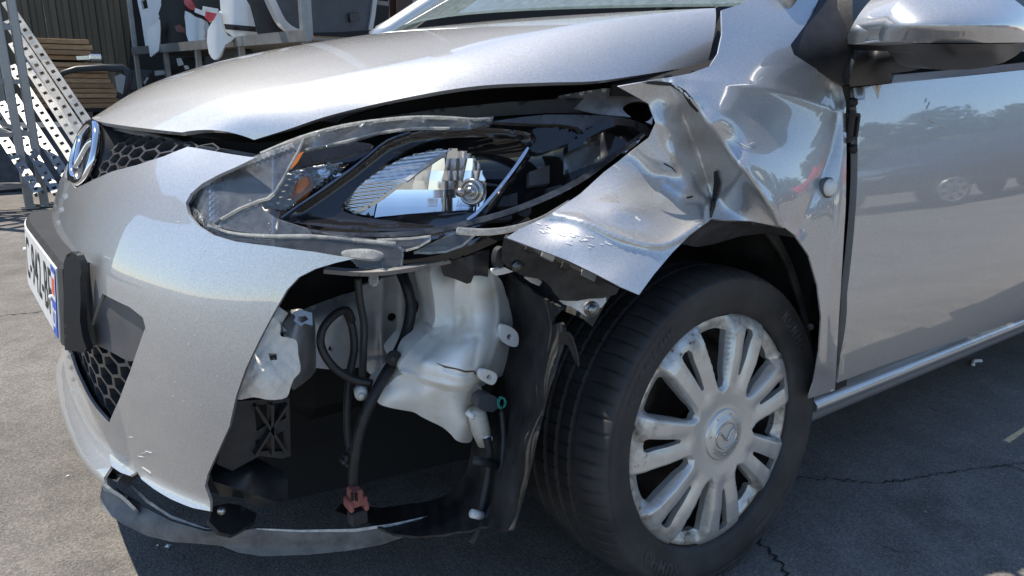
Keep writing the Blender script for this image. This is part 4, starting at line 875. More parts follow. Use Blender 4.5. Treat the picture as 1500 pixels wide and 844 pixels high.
# facets: every facet a small mirror of its own, turned a little
fv = []; ff = []
cols = [(560, 0), (585, 0), (607, 1), (629, 2), (648, 3), (665, 4), (679, 5), (691, 6), (702, 7), (714, 8)]
rows_ = [214, 232, 250, 265, 278, 290, 303, 330]
bp = np.array(bowl_o)
rg = np.random.default_rng(11)
mir = MB(); mir_up = MB()
for ci in range(len(cols)-1):
    for ri in range(len(rows_)-1):
        x0, x1 = cols[ci][0], cols[ci+1][0]; y0, y1 = rows_[ri], rows_[ri+1]
        lean = .10*(ri-3)
        q = [(x0+(262-y0)*.20, y0), (x1+(262-y0)*.20, y0), (x1+(262-y1)*.20, y1), (x0+(262-y1)*.20, y1)]
        cx, cy = np.mean(q, 0); 
        sub = []
        n_ = 5
        for a in range(n_+1):
            for b in range(n_+1):
                u, w = a/n_, b/n_; sub.append(((1-w)*((1-u)*np.array(q[0])+u*np.array(q[1]))+w*((1-u)*np.array(q[3])+u*np.array(q[2]))))
        sub = np.array(sub); keep = inside(sub, bp)
        if keep.sum() < 4: continue
        k_ = 1 if ri < 4 else .25; tx, ty = rg.normal(0, .00007)*k_, rg.normal(0, .00010)*k_; cyc = (sub[:, 0]-cx)*tx+(sub[:, 1]-cy)*ty
        bul = -.0016*(1-((sub[:, 0]-cx)/((x1-x0)*.6))**2)*.8
        y = HB0(np.array([[cx, cy]]))[0]+.034+.026*max(-.6, 1-((cx-655)/165)**2-((cy-258)/75)**2*.55)
        # slope of the bowl across the facet
        e = 4; gx = (bowl_y(np.array([[cx+e, cy]]))-bowl_y(np.array([[cx-e, cy]])))[0]/(2*e); gz = (bowl_y(np.array([[cx, cy+e]]))-bowl_y(np.array([[cx, cy-e]])))[0]/(2*e)
        yy = y+(sub[:, 0]-cx)*gx+(sub[:, 1]-cy)*gz+cyc+bul
        if ri >= 4 and cx < 696: yy = bowl_y(sub)+.0002*np.sin(sub[:, 0]*.16)*(ri > 4)
        P = at_y(sub, yy); fs = []
        for a in range(n_):
            for b in range(n_):
                i = a*(n_+1)+b; cc = sub[[i, i+1, i+n_+1, i+n_+2]]
                if inside(cc.mean(0)[None], bp)[0]: fs.append((i, i+1, i+n_+2, i+n_+1))
        if fs: (mir if ri >= 4 else mir_up).add(P, fs)
bowl = relief('reflector', bowl_o, lambda v: bowl_y(v)+.004, MIRROR2, HL, .003, 6)
o = obj('reflector_facet', mir.V, mir.F, mat('facet_silver', (.84, .85, .87), .07, metal=1), bowl); o['kind'] = 'stuff'
o = obj('reflector_facet', mir_up.V, mir_up.F, mat('facet_satin', (.86, .87, .88), .17, metal=1), bowl); o['kind'] = 'stuff'
def ribbed(v, per, amp, ang=0): 
    t = v[:, 1]*math.cos(ang)+v[:, 0]*math.sin(ang); return amp*np.sin(2*math.pi*t/per)
relief('reflector_wing', flute_o, lambda v: HB0(v)+.012+.034*np.clip((265-v[:, 1])/42, 0, 1)+.004*((v[:, 0]-600)/100)**2, mat('fluted_grey', (.62, .64, .66), .22, metal=.8), bowl, .003, 1.9, disp=lambda v: ribbed(v, 5.2, .0013, .12))
relief('wing_edge', strip_poly(spline([(652, 224), (617, 247), (582, 274), (550, 297), (520, 312)], 4), 5), lambda v: HB0(v)+.009+.034*np.clip((265-v[:, 1])/42, 0, 1)+.004*((v[:, 0]-600)/100)**2, mat('edge_pale', (.6, .6, .58), .25, metal=.7), bowl, .003, 3)
# bulb with its collar rings
bc = at(690, 281, y=.178); bd = np.array([-.80, -.55, .10]); bd /= np.linalg.norm(bd)
V = []; 
def axis_lathe(c, d, prof, n=28):
    u = np.cross(d, (0, 0, 1)); u /= np.linalg.norm(u); w = np.cross(u, d); V = []; m = len(prof)
    for k in range(n):
        a = 2*math.pi*k/n
        for r, h in prof: V.append(c+d*h+(u*math.cos(a)+w*math.sin(a))*r)
    return V, [(k*m+i, ((k+1) % n)*m+i, ((k+1) % n)*m+i+1, k*m+i+1) for k in range(n) for i in range(m-1)]
V, F = axis_lathe(bc, bd, [(.017, -.012), (.018, .0), (.015, .003), (.014, -.002), (.012, -.003), (.0115, .003), (.009, .005), (.0085, .002), (.006, .003), (.005, .008), (.0001, .008)])
obj('bulb_holder', V, F, mat('bulb_collar', (.42, .42, .43), .2, metal=.9), bowl)
V, F = axis_lathe(bc+bd*.008, bd, [(.0001, .030), (.0045, .029), (.0055, .025), (.0055, .002)], 16); obj('bulb', V, F, clear_mat('bulb_glass', dust=.1, tint=(.85, .8, .75)), bowl)
V, F = axis_lathe(bc+bd*.008, bd, [(.0001, .032), (.0056, .031), (.006, .024), (.0058, .022)], 16); obj('bulb_cap', V, F, mat('bulb_tip', (.35, .32, .30), .25, metal=.8), bowl)
# black bezel round the reflector
bez_o = [(412, 320), (440, 300), (470, 280), (516, 247), (540, 228), (566, 208), (600, 195), (640, 189), (693, 186), (735, 189), (768, 193), (783, 199), (786, 206), (776, 226), (757, 254), (738, 280), (716, 309), (700, 322), (672, 331), (630, 338), (570, 339), (500, 335), (450, 329), (424, 325)]
bez_h = [(500, 306), (511, 289), (533, 266), (560, 243), (590, 223), (618, 210), (655, 203), (700, 201), (745, 203), (765, 208), (771, 214), (764, 228), (744, 256), (724, 284), (708, 306), (692, 322), (664, 331), (620, 329), (570, 323), (522, 316)]
relief('headlight_bezel', spline(bez_o, 3, True), lambda v: HB(v)+.012+.018*np.clip((v[:, 0]-440)/60, 0, 1)*np.clip(1-(dist_poly(v, np.array(bez_o+bez_o[:1]))/14), 0, 1)*0, GLOSS, HL, .008, 5, [spline(bez_h, 3, True)], disp=lambda v: .010*np.clip(dist_poly(v, np.array(bez_o+bez_o[:1]))/12, 0, 1)**1.5)
relief('bezel_edge', strip_poly(spline([(412, 319), (440, 299), (470, 279), (516, 246), (541, 226), (567, 206), (601, 193)], 4), 2.6), lambda v: HB(v)+.006, mat('edge_glint', (.16, .17, .19), .12, metal=.9), HL, .006, 3)
relief('bezel_edge', strip_poly(spline([(774, 216), (758, 240), (737, 268), (715, 294), (697, 313), (684, 322)], 4), [3, 4.5, 5, 5, 4.5, 4.5, 4.5, 4.5, 4.5, 4.5, 4.5, 4.5, 4.5, 4.5, 4.5, 4.5, 4.5, 4.5, 4.5, 4, 3]), lambda v: HB(v)+.004, CHROME, HL, .008, 3)
# turn signal chamber with its amber bulb
ts_o = spline([(384, 302), (392, 288), (412, 264), (428, 250), (460, 243), (500, 239), (512, 238), (496, 254), (470, 273), (440, 293), (420, 307), (400, 306)], 3, True)
sig = relief('turn_signal', ts_o, lambda v: HB(v)+.03, mat('signal_dark', (.10, .10, .10), .18, metal=.8), HL, .003, 2, disp=lambda v: ribbed(v, 4.2, .0012, .06))
for k in range(9):
    a = rg.uniform(410, 490); b = 240+rg.uniform(4, 14)+(490-a)*.12; w, h = rg.uniform(10, 18), rg.uniform(6, 12)
    relief('signal_facet', [(a, b), (a+w, b-3), (a+w-3, b+h-3), (a+2, b+h)], lambda v, k=k: HB(v)+.022+(v[:, 0]-450)*.0002*rg.normal(), MIRROR, sig, .002, 5)
pipe('amber_bulb', [at(430, 294, y=.287), at(441, 281, y=.287), at(449, 268, y=.288), at(452, 258, y=.290)], [.007, .011, .011, .004], AMBER, sig, 14, 0)
relief('amber_strip', spline([(426, 250), (432, 230), (445, 222), (452, 226), (446, 240), (440, 250)], 3, True), lambda v: HB(v)+.018, AMBER, sig, .004, 4)
relief('signal_visor', spline([(424, 252), (440, 246), (475, 238), (520, 236), (548, 214), (520, 208), (470, 214), (446, 222), (436, 238)], 3, True), lambda v: HB(v)+.012, GLOSS, HL, .004, 5)
relief('signal_cover', spline([(384, 302), (392, 288), (412, 264), (426, 252), (462, 244), (497, 240), (476, 262), (440, 290), (420, 305), (400, 306)], 3, True), dpt(.008), CLEAR, HL, .002, 2, disp=lambda v: ribbed(v, 4.2, .0009, .06))
# the lens: what is left of it, the rest broken away
lens1 = spline([(272, 297), (276, 288), (296, 268), (318, 256), (347, 239), (381, 226), (412, 213), (444, 202)], 4).tolist()+[(436, 220), (424, 242), (412, 264), (402, 280), (391, 290), (378, 293), (350, 304), (322, 321), (306, 333), (296, 326), (282, 314)]
relief('headlight_lens', lens1, dpt(-.012), LENS, HL, .004, 5, disp=lambda v: .012*(np.clip((300-v[:, 0])/30, 0, 1))**2)
relief('lens_rib', strip_poly(spline([(275, 296), (290, 275), (318, 260), (347, 244), (385, 229), (430, 212)], 4), 7), dpt(-.0145), CLEARW, HL, .002, 2, disp=lambda v: ribbed(v, 4, .0008, .9))
relief('lens_rib', strip_poly(spline([(278, 306), (290, 318), (306, 330), (322, 337)], 4), 10), dpt(-.0145), CLEARW, HL, .003, 2, disp=lambda v: ribbed(v, 4, .0014, .9))
relief('lens_break_edge', strip_poly([(444, 203), (436, 222), (424, 243), (412, 265), (402, 281), (391, 290.5), (378, 293.5), (350, 305), (322, 321)], 2.4), dpt(-.0145), CLEARW, HL, .004, 3)
relief('headlight_lens', [(322, 321), (350, 305), (376, 294), (384, 306), (405, 320), (430, 328), (450, 334), (458, 344), (430, 346), (390, 344), (350, 339), (318, 332)], dpt(-.010), LENS, HL, .004, 5)
relief('lens_rim', spline([(349, 240), (381, 225), (440, 201), (503, 184), (565, 175), (614, 171.5), (659, 172.5), (697, 176), (722, 174), (720, 181), (690, 187), (659, 188), (607, 188), (555, 195), (503, 209), (446, 219), (400, 231), (360, 244)], 2, True), dpt(-.010), CLEAR, HL, .006, 4, disp=lambda v: .003*np.sin(v[:, 0]*.09))
relief('lens_rim_edge', strip_poly(spline([(381, 224), (440, 200), (503, 183), (565, 174), (614, 170.5), (659, 171.5), (697, 174), (723, 172)], 4), 2.6), dpt(-.012), CLEARW, HL, .005, 3)
relief('lens_rim_edge', strip_poly(spline([(446, 219), (503, 207), (555, 194), (607, 187.5), (659, 187)], 4), 2.2), dpt(-.010), CLEARW, HL, .004, 3)
relief('lens_lower_lip', [(281, 306), (300, 326), (330, 342), (380, 347), (454, 344), (520, 350), (572, 353), (592, 365), (590, 389), (560, 393), (527, 392), (510, 378), (450, 368), (380, 360), (330, 351), (300, 337)], dpt(-.014), CLEAR, HL, .004, 2.2, disp=lambda v: ribbed(v, 4.4, .0011, math.pi/2))
relief('lens_lower_edge', strip_poly(spline([(304, 330), (340, 341), (400, 345), (456, 345), (520, 351), (580, 356)], 4), 3.5), dpt(-.017), CLEARW, HL, .005, 3)
relief('lens_lower_block', spline([(500, 369), (515, 365), (550, 366), (562, 372), (555, 379), (520, 377), (502, 375)], 3, True), dpt(-.022), CLEARW, HL, .006, 3)
relief('lens_shard', [(470, 340), (500, 345), (552, 351), (600, 349), (631, 345.5), (630, 352), (612, 362), (592, 367), (560, 358), (510, 352)], rbf([(470, 340, .21), (552, 351, .175), (631, 346, .148), (592, 366, .155)]), CLEAR, HL, .003, 3)
relief('lens_shard_edge', strip_poly([(552, 351), (600, 349), (631, 345.5), (630, 352), (612, 362), (594, 367)], 2.4), rbf([(552, 351, .172), (631, 346, .145), (592, 366, .152)]), CLEARW, HL, .003, 3)
relief('lens_shard', [(606, 369), (640, 352), (669, 339), (697, 343), (690, 352), (676, 361), (652, 370), (630, 371)], rbf([(606, 369, .16), (669, 339, .145), (697, 343, .13), (652, 370, .145)]), CLEAR, HL, .003, 3)
relief('lens_shard_edge', strip_poly([(606, 370), (630, 371), (653, 369), (677, 360), (697, 343)], 3), rbf([(606, 369, .158), (669, 339, .142), (697, 343, .128), (652, 370, .142)]), CLEARW, HL, .003, 3)
relief('lens_bar', strip_poly(spline([(670, 337), (710, 339), (748, 335), (790, 322), (835, 296)], 4), np.linspace(9, 7, 17)), rbf([(670, 337, .135), (748, 335, .115), (835, 296, .10), (700, 300, .14)]), CLEARW, HL, .007, 3)
# frames beyond the bezel, up to the outer tip
relief('headlight_frame', strip_poly(spline([(410, 330), (470, 340), (540, 344), (620, 340), (688, 326), (763, 304), (846, 266), (905, 224), (946, 194)], 5), np.interp(np.linspace(0, 1, 41), [0, .4, .7, 1], [3, 8, 9, 7])), dpt(-.006), mat('frame_dark_clear', (.05, .052, .058), .12, coat=.5, noise=.6, nscale=30), HL, .006, 3)
relief('headlight_frame', strip_poly(spline([(560, 390), (620, 384), (680, 369), (735, 346), (780, 326)], 4), np.linspace(13, 9, 17)), rbf([(560, 390, .19), (680, 369, .15), (780, 326, .12), (620, 340, .16)]), GLOSS, HL, .012, 4)
relief('headlight_frame', [(721, 178), (760, 172), (800, 168), (850, 168), (890, 170), (914, 173), (890, 182), (858, 195), (846, 186), (820, 182), (770, 181)], dpt(.0), mat('frame_grey', (.07, .07, .075), .3, noise=.4, nscale=30), HL, .008, 4)
relief('headlight_frame', spline([(780, 190), (815, 188), (838, 192), (846, 200), (838, 208), (820, 214), (800, 222), (786, 224), (776, 218), (786, 206)], 3, True), dpt(.004), GLOSS, HL, .012, 4)
relief('headlight_arm', [(832, 212), (845, 198), (862, 186), (888, 178), (912, 172), (932, 177), (948, 184), (956, 193), (950, 201), (938, 194), (928, 186), (905, 183), (880, 192), (860, 203), (852, 214), (832, 222)], lambda v: HB(v)-.006, GLOSS, HL, .014, 4)
relief('frame_plate', [(827, 220), (879, 205), (880, 236), (850, 247), (827, 255)], dpt(.03), CLEAR, HL, .003, 5)
relief('frame_glint', strip_poly([(912, 224), (930, 210), (944, 197)], [5, 6, 3]), dpt(-.012), CHROME, HL, .003, 3)
mb = MB(); p = at(768, 308, y=.17); 
V, F = axis_lathe(p, np.array([-.45, -.85, .1]), [(.010, -.004), (.010, .003), (.007, .005), (.006, .001), (.0001, .001)], 18); obj('adjuster_screw', V, F, PLAST, HL)
for k, (a, b, w, h, o) in enumerate(((745, 296, 26, 14, .05), (790, 262, 30, 20, .06), (812, 282, 22, 12, .04), (870, 240, 26, 14, .05), (735, 318, 30, 10, .04))):
    relief('headlight_bracket', [(a-w/2, b-h/2), (a+w/2, b-h), (a+w/2, b+h/3), (a-w/2, b+h/2)], dpt(o), PLASTG if k % 2 else PLAST, HL, .01, 6)
relief('mount_block', [(644, 387), (668, 380), (694, 373), (717, 366), (715, 406), (704, 404), (694, 404), (690, 414), (684, 416), (664, 408), (650, 404)], rbf([(644, 387, .19), (694, 373, .15), (717, 368, .17), (684, 416, .165), (692, 395, .148), (650, 404, .19)], True), PLAST, CAR, .03, 4)
relief('mount_rail', strip_poly(spline([(474, 398), (530, 402), (570, 400), (620, 392), (660, 383)], 4), 6), rbf([(474, 398, .24), (570, 400, .18), (660, 383, .16), (560, 350, .17)]), mat('rail_grey', (.22, .22, .23), .35, metal=.4), CAR, .008, 4)
mb = MB()
p = at(547, 409, y=.20); mb.box(p, (.012, .01, .018), bev=.003); mb.build('mount_foot', CLEARW, CAR)
# bracket under the torn flap of the front wing
br = [(738, 349), (746, 349), (770, 362), (792, 373), (830, 389), (870, 407), (907, 423), (903, 431), (884, 437), (862, 438), (846, 441), (832, 441), (822, 440), (812, 430), (806, 420), (796, 411), (786, 408), (772, 406), (760, 402), (752, 394), (744, 392), (734, 382), (735, 364)]
wb = relief('wing_bracket', br, rbf([(738, 349, .085), (792, 373, .06), (870, 407, .03), (907, 423, .02), (884, 437, .035), (832, 441, .05), (786, 408, .075), (744, 392, .09), (760, 372, .075), (820, 405, .052)]), mat('bracket_black', (.030, .030, .031), .5, noise=.5, nscale=40, bump=.5, bscale=160), CAR, .012, 4, [hole(757, 389, 8)])
mb = MB(); p = at(757, 389, y=.085); mb.tube([p, p+np.array([-.003, -.008, 0])], .008, 6); mb.build('bracket_bolt', mat('bolt_dark', (.12, .12, .12), .35, metal=.8), wb, True)
for (a, b, w, rr) in ((794, 371, 17, .43), (822, 388, 9, 0), (852, 398, 20, .43), (872, 408, 9, 0), (770, 362, 9, 0)):
    mb = MB(); c = at(a, b, y=float(np.interp(a, [740, 900], [.078, .018]))); e2 = at(a+w, b+w*.5, y=float(np.interp(a+w, [740, 900], [.078, .018]))); mb.bar(c, e2, .008, .010 if w < 12 else .004, up=(0, -1, .3)); mb.build('bracket_clip', PLAST if w < 12 else mat('slot_bright', (.55, .56, .58), .3, metal=.6), wb)
relief('bracket_lobe', spline([(730, 366), (738, 362), (740, 380), (735, 393), (728, 391), (726, 380)], 3, True), lambda v: 0*v[:, 0]+.095, PLAST, wb, .01, 4)
relief('wing_stay', [(818, 440), (836, 438), (862, 436), (888, 432), (888, 442), (882, 450), (874, 454), (868, 462), (858, 463), (848, 456), (836, 449), (826, 446)], rbf([(818, 440, .075), (862, 436, .055), (888, 434, .045), (860, 463, .05)]), mat('stay_grey', (.42, .41, .40), .38, metal=.6, noise=.3, nscale=40), wb, .004, 4)
mb = MB(); p = at(866, 452, y=.048); mb.tube([p, p+np.array([-.003, -.009, .0])], .0075, 6); mb.tube([p, p+np.array([-.001, -.003, 0])], .011, 12); mb.build('stay_bolt', mat('bolt_zinc', (.35, .35, .34), .35, metal=.9), wb, True)
relief('wing_stay', [(772, 403), (786, 406), (794, 413), (790, 419), (780, 415), (770, 408)], lambda v: 0*v[:, 0]+.085, mat('stay_pale', (.55, .54, .52), .4, metal=.4), wb, .004, 4)
relief('bottle_neck', [(724, 396), (740, 392), (752, 398), (738, 402), (727, 404)], lambda v: 0*v[:, 0]+.14, HDPE, bottle, .01, 4)
# inner wing and clutter seen between bonnet edge and headlight
relief('inner_wing_top', [(880, 130), (915, 128), (950, 138), (958, 160), (955, 182), (930, 172), (880, 168), (840, 160), (800, 158), (820, 140)], rbf([(880, 130, .22), (958, 170, .15), (800, 158, .26), (930, 172, .17)]), mat('wing_inner_pale', (.30, .30, .31), .4, metal=.5, noise=.5, nscale=20), CAR, .004, 6, [spline([(912, 158), (930, 148), (950, 152), (957, 166), (948, 178), (925, 172)], 3, True)])
relief('bay_shelf', [(560, 172), (640, 160), (740, 150), (880, 142), (900, 166), (800, 166), (700, 172), (640, 170)], lambda v: np.interp(v[:, 0], [560, 900], [.30, .22]), PLAST, CAR, .01, 8)
for k in range(0):
    a = 660+k*31+k*26; b = 158-k*1.5
    relief('bay_clutter', [(a, b-rg.uniform(6, 14)), (a+rg.uniform(8, 22), b-rg.uniform(8, 16)), (a+rg.uniform(10, 26), b+rg.uniform(2, 6)), (a+2, b+rg.uniform(2, 7))], lambda v, k=k: .24-.006*k+0*v[:, 0], (PLAST, PLASTG, DARK)[k % 3], CAR, .012, 8)
# dark flange of the wing under the bonnet corner, bare torn edges
relief('bonnet_seal', [(895, 124), (930, 110), (960, 100), (1010, 92), (1040, 78), (1050, 50), (1055, 22), (1060, 40), (1056, 75), (1046, 96), (1012, 110), (960, 119), (930, 124)], rbf([(895, 124, .18), (960, 110, .16), (1040, 85, .155), (1056, 40, .20)]), VOID, CAR, .02, 6)
relief('torn_edge', strip_poly([(948, 121), (965, 122), (985, 124), (1002, 135), (1014, 152), (1022, 164)], [4, 6, 5, 7, 9, 3]), lambda v: _base(v)-dent(v)-.006, INK, fend, .002, 3)
relief('torn_edge', strip_poly([(1047, 252), (1049, 268), (1047, 285), (1045, 303), (1042, 318)], [3, 7, 7, 6, 2]), lambda v: _base(v)+fdisp(v)-.004, INK, fend, .002, 3, disp=lambda v: .001*np.sin(v[:, 1]))
relief('torn_edge', strip_poly([(1150, 330), (1153, 336)], [4, 5]), lambda v: _base(v)-.006, INK, fend, .002, 3)
for L, w in (([(972, 240), (984, 246), (991, 253)], 1.3), ([(1007, 290), (1015, 288)], 2.5)):
    relief('paint_scratch', strip_poly(L, w), lambda v: _base(v)+fdisp(v)-.0012, INK, fend, .0006, 2)
SCR = mat('bare_scrape', (.72, .72, .70), .5)
for k in range(30):
    a = 780+rg.uniform(0, 110); b = 334+(a-795)*.27+rg.normal(0, 6); l = rg.uniform(2, 9)
    relief('paint_scratch', strip_poly([(a, b), (a+l, b+l*.35)], rg.uniform(.4, 1.3)), lambda v: _base(v)+fdisp(v)-.0006, SCR, fend, .0005, 3)
# light scuffs and stone chips on the bumper, door and wing
_dp = [(x, y) for x in range(1300, 1500, 30) for y in range(130, 260, 25)]; _du = np.array([SIDE.inv(*p) for p in _dp]); _dr = rbf(np.column_stack([np.array(_dp), side(_du[:, 0], _du[:, 1])[:, 1]])); _dy = lambda v: _dr(v)-.0012
SCF = mat('light_scuff', (.62, .62, .61), .6)
for k in range(16):
    a, b = rg.uniform(150, 215), rg.uniform(640, 700); l = rg.uniform(3, 14); t_ = rg.uniform(-.3, .9)
    if inside(np.array([[a, b], [a+l, b+l*t_]]), np.array([(150, 640), (250, 600), (300, 700), (215, 700), (165, 672)])).all(): relief('bumper_scuff', strip_poly([(a, b), (a+l, b+l*t_)], rg.uniform(.5, 1.3)), lambda v: _bump(v)-.0012, SCF, bpy.data.objects['front_bumper'], .0005, 5)
for k in range(26):
    a, b = rg.uniform(230, 400), rg.uniform(260, 620)
    if b > 380 and a > 330: continue
    r_ = rg.uniform(.5, 1.2); relief('stone_chip', hole(a, b, r_)[::3], lambda v: _bump(v)-.0010, SCF, bpy.data.objects['front_bumper'], .0004, 4)
for (a, b, l, t_) in ((1358, 160, 5, -2.2), (1352, 171, 3, 1), (1362, 176, 9, .35), (1376, 183, 8, .4), (1356, 150, 2, -3)):
    relief('door_scratch', strip_poly([(a, b), (a+l, b+l*t_)], .9), lambda v: _dy(v), SCF, door_o, .0005, 5)
for (a, b, l, t_) in ((1062, 190, 14, .6), (1078, 206, 22, .5), (1096, 212, 10, -.4), (1100, 240, 16, .5), (1012, 248, 9, .8), (1112, 118, 7, -.8)):
    relief('paint_scratch', strip_poly([(a, b), (a+l*.5, b+l*t_*.6), (a+l, b+l*t_)], [.5, 1.1, .5]), lambda v: _base(v)+fdisp(v)-.0014, SCF, fend, .0005, 4)
# side repeater
_r = np.array([[1213., 275.]]); rp = at(1213, 275, y=float((_base(_r)+fdisp(_r))[0]-.003))
V, F = axis_lathe(rp, np.array([-.12, -.985, .10])/1.0, [(.0001, .012), (.006, .0115), (.011, .009), (.0135, .005), (.0145, -.004)], 28)
rep = obj('side_repeater', V, F, mat('repeater_lens', (.85, .83, .78), .25, coat=.6, bump=.9, bscale=900), CAR)
V, F = axis_lathe(rp, np.array([-.12, -.985, .10]), [(.0145, .003), (.0165, .001), (.0168, -.004)], 28); obj('repeater_rim', V, F, PLASTG, rep)

# ------------------------------------------------------------------ door gap: hinge pillar, hinges; mirror
relief('door_pillar', [(1226, 120), (1262, 120), (1264, 240), (1258, 400), (1240, 565), (1218, 575), (1222, 400), (1230, 250)], lambda v: .045+0*v[:, 0], VOID, CAR, .02, 20)
for a, b in ((1246, 185), (1240, 470)):
    mb = MB(); c = at(a, b, y=.025); mb.box(c+np.array([0, 0, .018]), (.02, .02, .006), bev=.002); mb.box(c+np.array([0, 0, -.018]), (.02, .02, .006), bev=.002); mb.box(c+np.array([.006, 0, 0]), (.006, .02, .034)); mb.tube([c+np.array([-.006, -.004, -.026]), c+np.array([-.006, -.004, .026])], .005, 8); mb.build('door_hinge', DARK, CAR)
for a, b in ((1246, 150), (1246, 218)):
    mb = MB(); c = at(a, b, y=.028); mb.tube([c, c+np.array([-.002, -.008, 0])], .008, 6); mb.build('hinge_bolt', DARK, CAR, True)
MP = mat('mirror_black', (.020, .020, .022), .42, noise=.2, nscale=40, bump=.2, bscale=700)
tri = relief('mirror_triangle', [(1150, -34)][:0]+spline([(1213, -10), (1186, 27), (1160, 60), (1156, 70), (1160, 80), (1180, 94), (1210, 111), (1238, 125), (1243, 118)], 3).tolist()+[(1248, 92), (1253, 70), (1248, 50), (1245, 20), (1246, -12)], rbf([(1213, -10, .10), (1157, 70, .066), (1238, 125, .036), (1253, 70, .030), (1246, -10, .075), (1200, 60, .060), (1230, 80, .040)]), MP, CAR, .02, 5)
foot = relief('mirror_foot', spline([(1249, -14), (1249, 20), (1252, 50), (1257, 70), (1250, 95), (1244, 122), (1246, 127)], 3).tolist()+[(1280, 124), (1306, 121), (1304, 108), (1335, 104), (1352, 100), (1348, 88), (1340, 78), (1300, 76), (1280, 72), (1290, 50), (1292, -14)], rbf([(1249, -14, .06), (1257, 70, .025), (1246, 127, .03), (1292, -14, .08), (1280, 70, .02), (1306, 121, .03), (1340, 90, -.055), (1350, 98, -.055), (1300, 90, -.01)]), MP, CAR, .025, 5)
def mirror_shell(name, o, mat_, parent, front, back):
    return relief(name, o, front, mat_, parent, .01, 5, back=back)
up = spline([(1287, 60), (1288, 48), (1298, 28), (1314, 4), (1328, -12), (1352, -24), (1400, -30), (1450, -24), (1485, -1), (1503, 14), (1513, 34), (1514, 50), (1508, 62)], 4).tolist()+[(1450, 63), (1350, 63)]
def mir_y(v):
    u = np.clip((v[:, 0]-1402)/122, -1, 1); t = v[:, 1]; up_ = 1-np.clip((40-t)/78, 0, 1)**1.7; dn = 1-.16*np.clip((t-40)/22, 0, 1)
    return -.030-.0003*(v[:, 0]-1290)-.095*np.maximum(1-u*u, 0)**.45*np.where(t < 40, up_, dn)
mshell = mirror_shell('wing_mirror', up, PAINT, CAR, mir_y, (.04, .07, 0.0))
lowm = [(1272, 57), (1280, 60), (1292, 64), (1350, 64.5), (1450, 64.5), (1508, 63.5), (1500, 72), (1488, 82), (1472, 91), (1450, 98), (1420, 102), (1385, 102.5), (1365, 101), (1353, 97), (1346, 84), (1338, 76), (1300, 75), (1279, 74)]
relief('mirror_lower_shell', lowm, rbf([(1272, 57, -.02), (1279, 74, -.015), (1292, 64, -.050), (1340, 64, -.108), (1400, 64, -.146), (1450, 64, -.152), (1508, 64, -.11), (1338, 76, -.085), (1353, 97, -.08), (1400, 104, -.10), (1450, 101, -.105), (1488, 82, -.10), (1400, 80, -.138), (1460, 80, -.14)]), MP, mshell, .01, 5, back=(.04, .06, .004))
relief('belt_moulding', [(1306, 122), (1400, 112.5), (1500, 102), (1560, 95), (1560, 84), (1500, 92), (1400, 102), (1310, 110)], lambda v: np.full(len(v), .052), mat('belt_sky_grey', (.30, .32, .35), .2, metal=.6, coat=1.0), CAR, .012, 8)  # grey-blue colour carries the sky reflected in the black belt strip
# ------------------------------------------------------------------ the parts shed behind the car
GALV = mat('galvanised', (.31, .315, .315), .42, metal=.55, noise=.14, nscale=9, rnoise=.1)
CORR = mat('corrugated_brown', (.16, .128, .085), .55, noise=.22, nscale=5, stretch=(1, 1, .15))
SHADE = mat('shed_dark', (.02, .02, .021), .8)  # near-black colour carries the shade inside the shed
WHITEP = mat('white_car_paint', (.72, .72, .71), .25, coat=.5, noise=.05, nscale=6)
BLACKP = mat('black_car_paint', (.012, .012, .014), .15, coat=.8)
BLACKB = mat('dusty_black_paint', (.010, .010, .011), .5, noise=.3, nscale=8)
SILVP = mat('grey_car_paint', (.33, .35, .38), .3, metal=.7, coat=.8)
WOODS = [mat('chipboard', c, .8, noise=.25, nscale=14, stretch=(1, 1, 6)) for c in ((.36, .22, .115), (.30, .18, .095), (.41, .26, .14))]
# back wall: ribbed sheets, one part per sheet
wall = empty('corrugated_wall', 'brown ribbed metal wall at the back of the shed, behind the stacked boards', 'wall', (0, 10.2, 0))
prof = []
for k in range(8):
    x = k*.14; prof += [(x, 0), (x+.045, 0), (x+.062, .035), (x+.118, .035), (x+.135, 0)]
prof.append((1.12, 0))
V = [(x, -y, z) for z in (0, 4.6) for x, y in prof]; n = len(prof); F = [(i, i+1, n+i+1, n+i) for i in range(n-1)]
first = None
for k in range(14):
    if first is None: o = first = obj('wall_sheet', V, F, CORR, wall, smooth=False)
    else: o = first.copy(); COL.objects.link(o); o.parent = wall
    o.location = (-9+k*1.12, .004*(k % 2), 0)
roof_e = empty('shed_roof', 'grey sheet roof of the open shed, over the shelves of car parts', 'roof', (2, 10.2, 4.6))
mb = MB(); mb.box((0, .75, .04), (24, 6.0, .05)); mb.build('roof_sheet', CORR, roof_e)
for x in (-8, -4, 0, 4, 8): mb = MB(); mb.box((x, .75, -.08), (.1, 5.8, .18)); mb.build('roof_beam', GALV, roof_e)
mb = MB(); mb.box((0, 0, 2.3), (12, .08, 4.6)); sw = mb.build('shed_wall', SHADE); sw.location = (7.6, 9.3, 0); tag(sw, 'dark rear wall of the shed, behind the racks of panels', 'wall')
mb = MB(); mb.tube([(0, 0, 0), (0, 0, 4.6)], .01, 6)
b_ = at(588, 30, y=5.6); mb = MB(); mb.box((0, -.07, 2.3), (.16, .012, 4.6)); mb.box((0, .07, 2.3), (.16, .012, 4.6)); mb.box((0, 0, 2.3), (.012, .128, 4.6)); col = mb.build('steel_column', mat('column_brown', (.06, .032, .028), .5, noise=.2)); col.location = (b_[0], 5.6, 0); tag(col, 'dark brown steel column of the shed, between two galvanised rack posts', 'column')
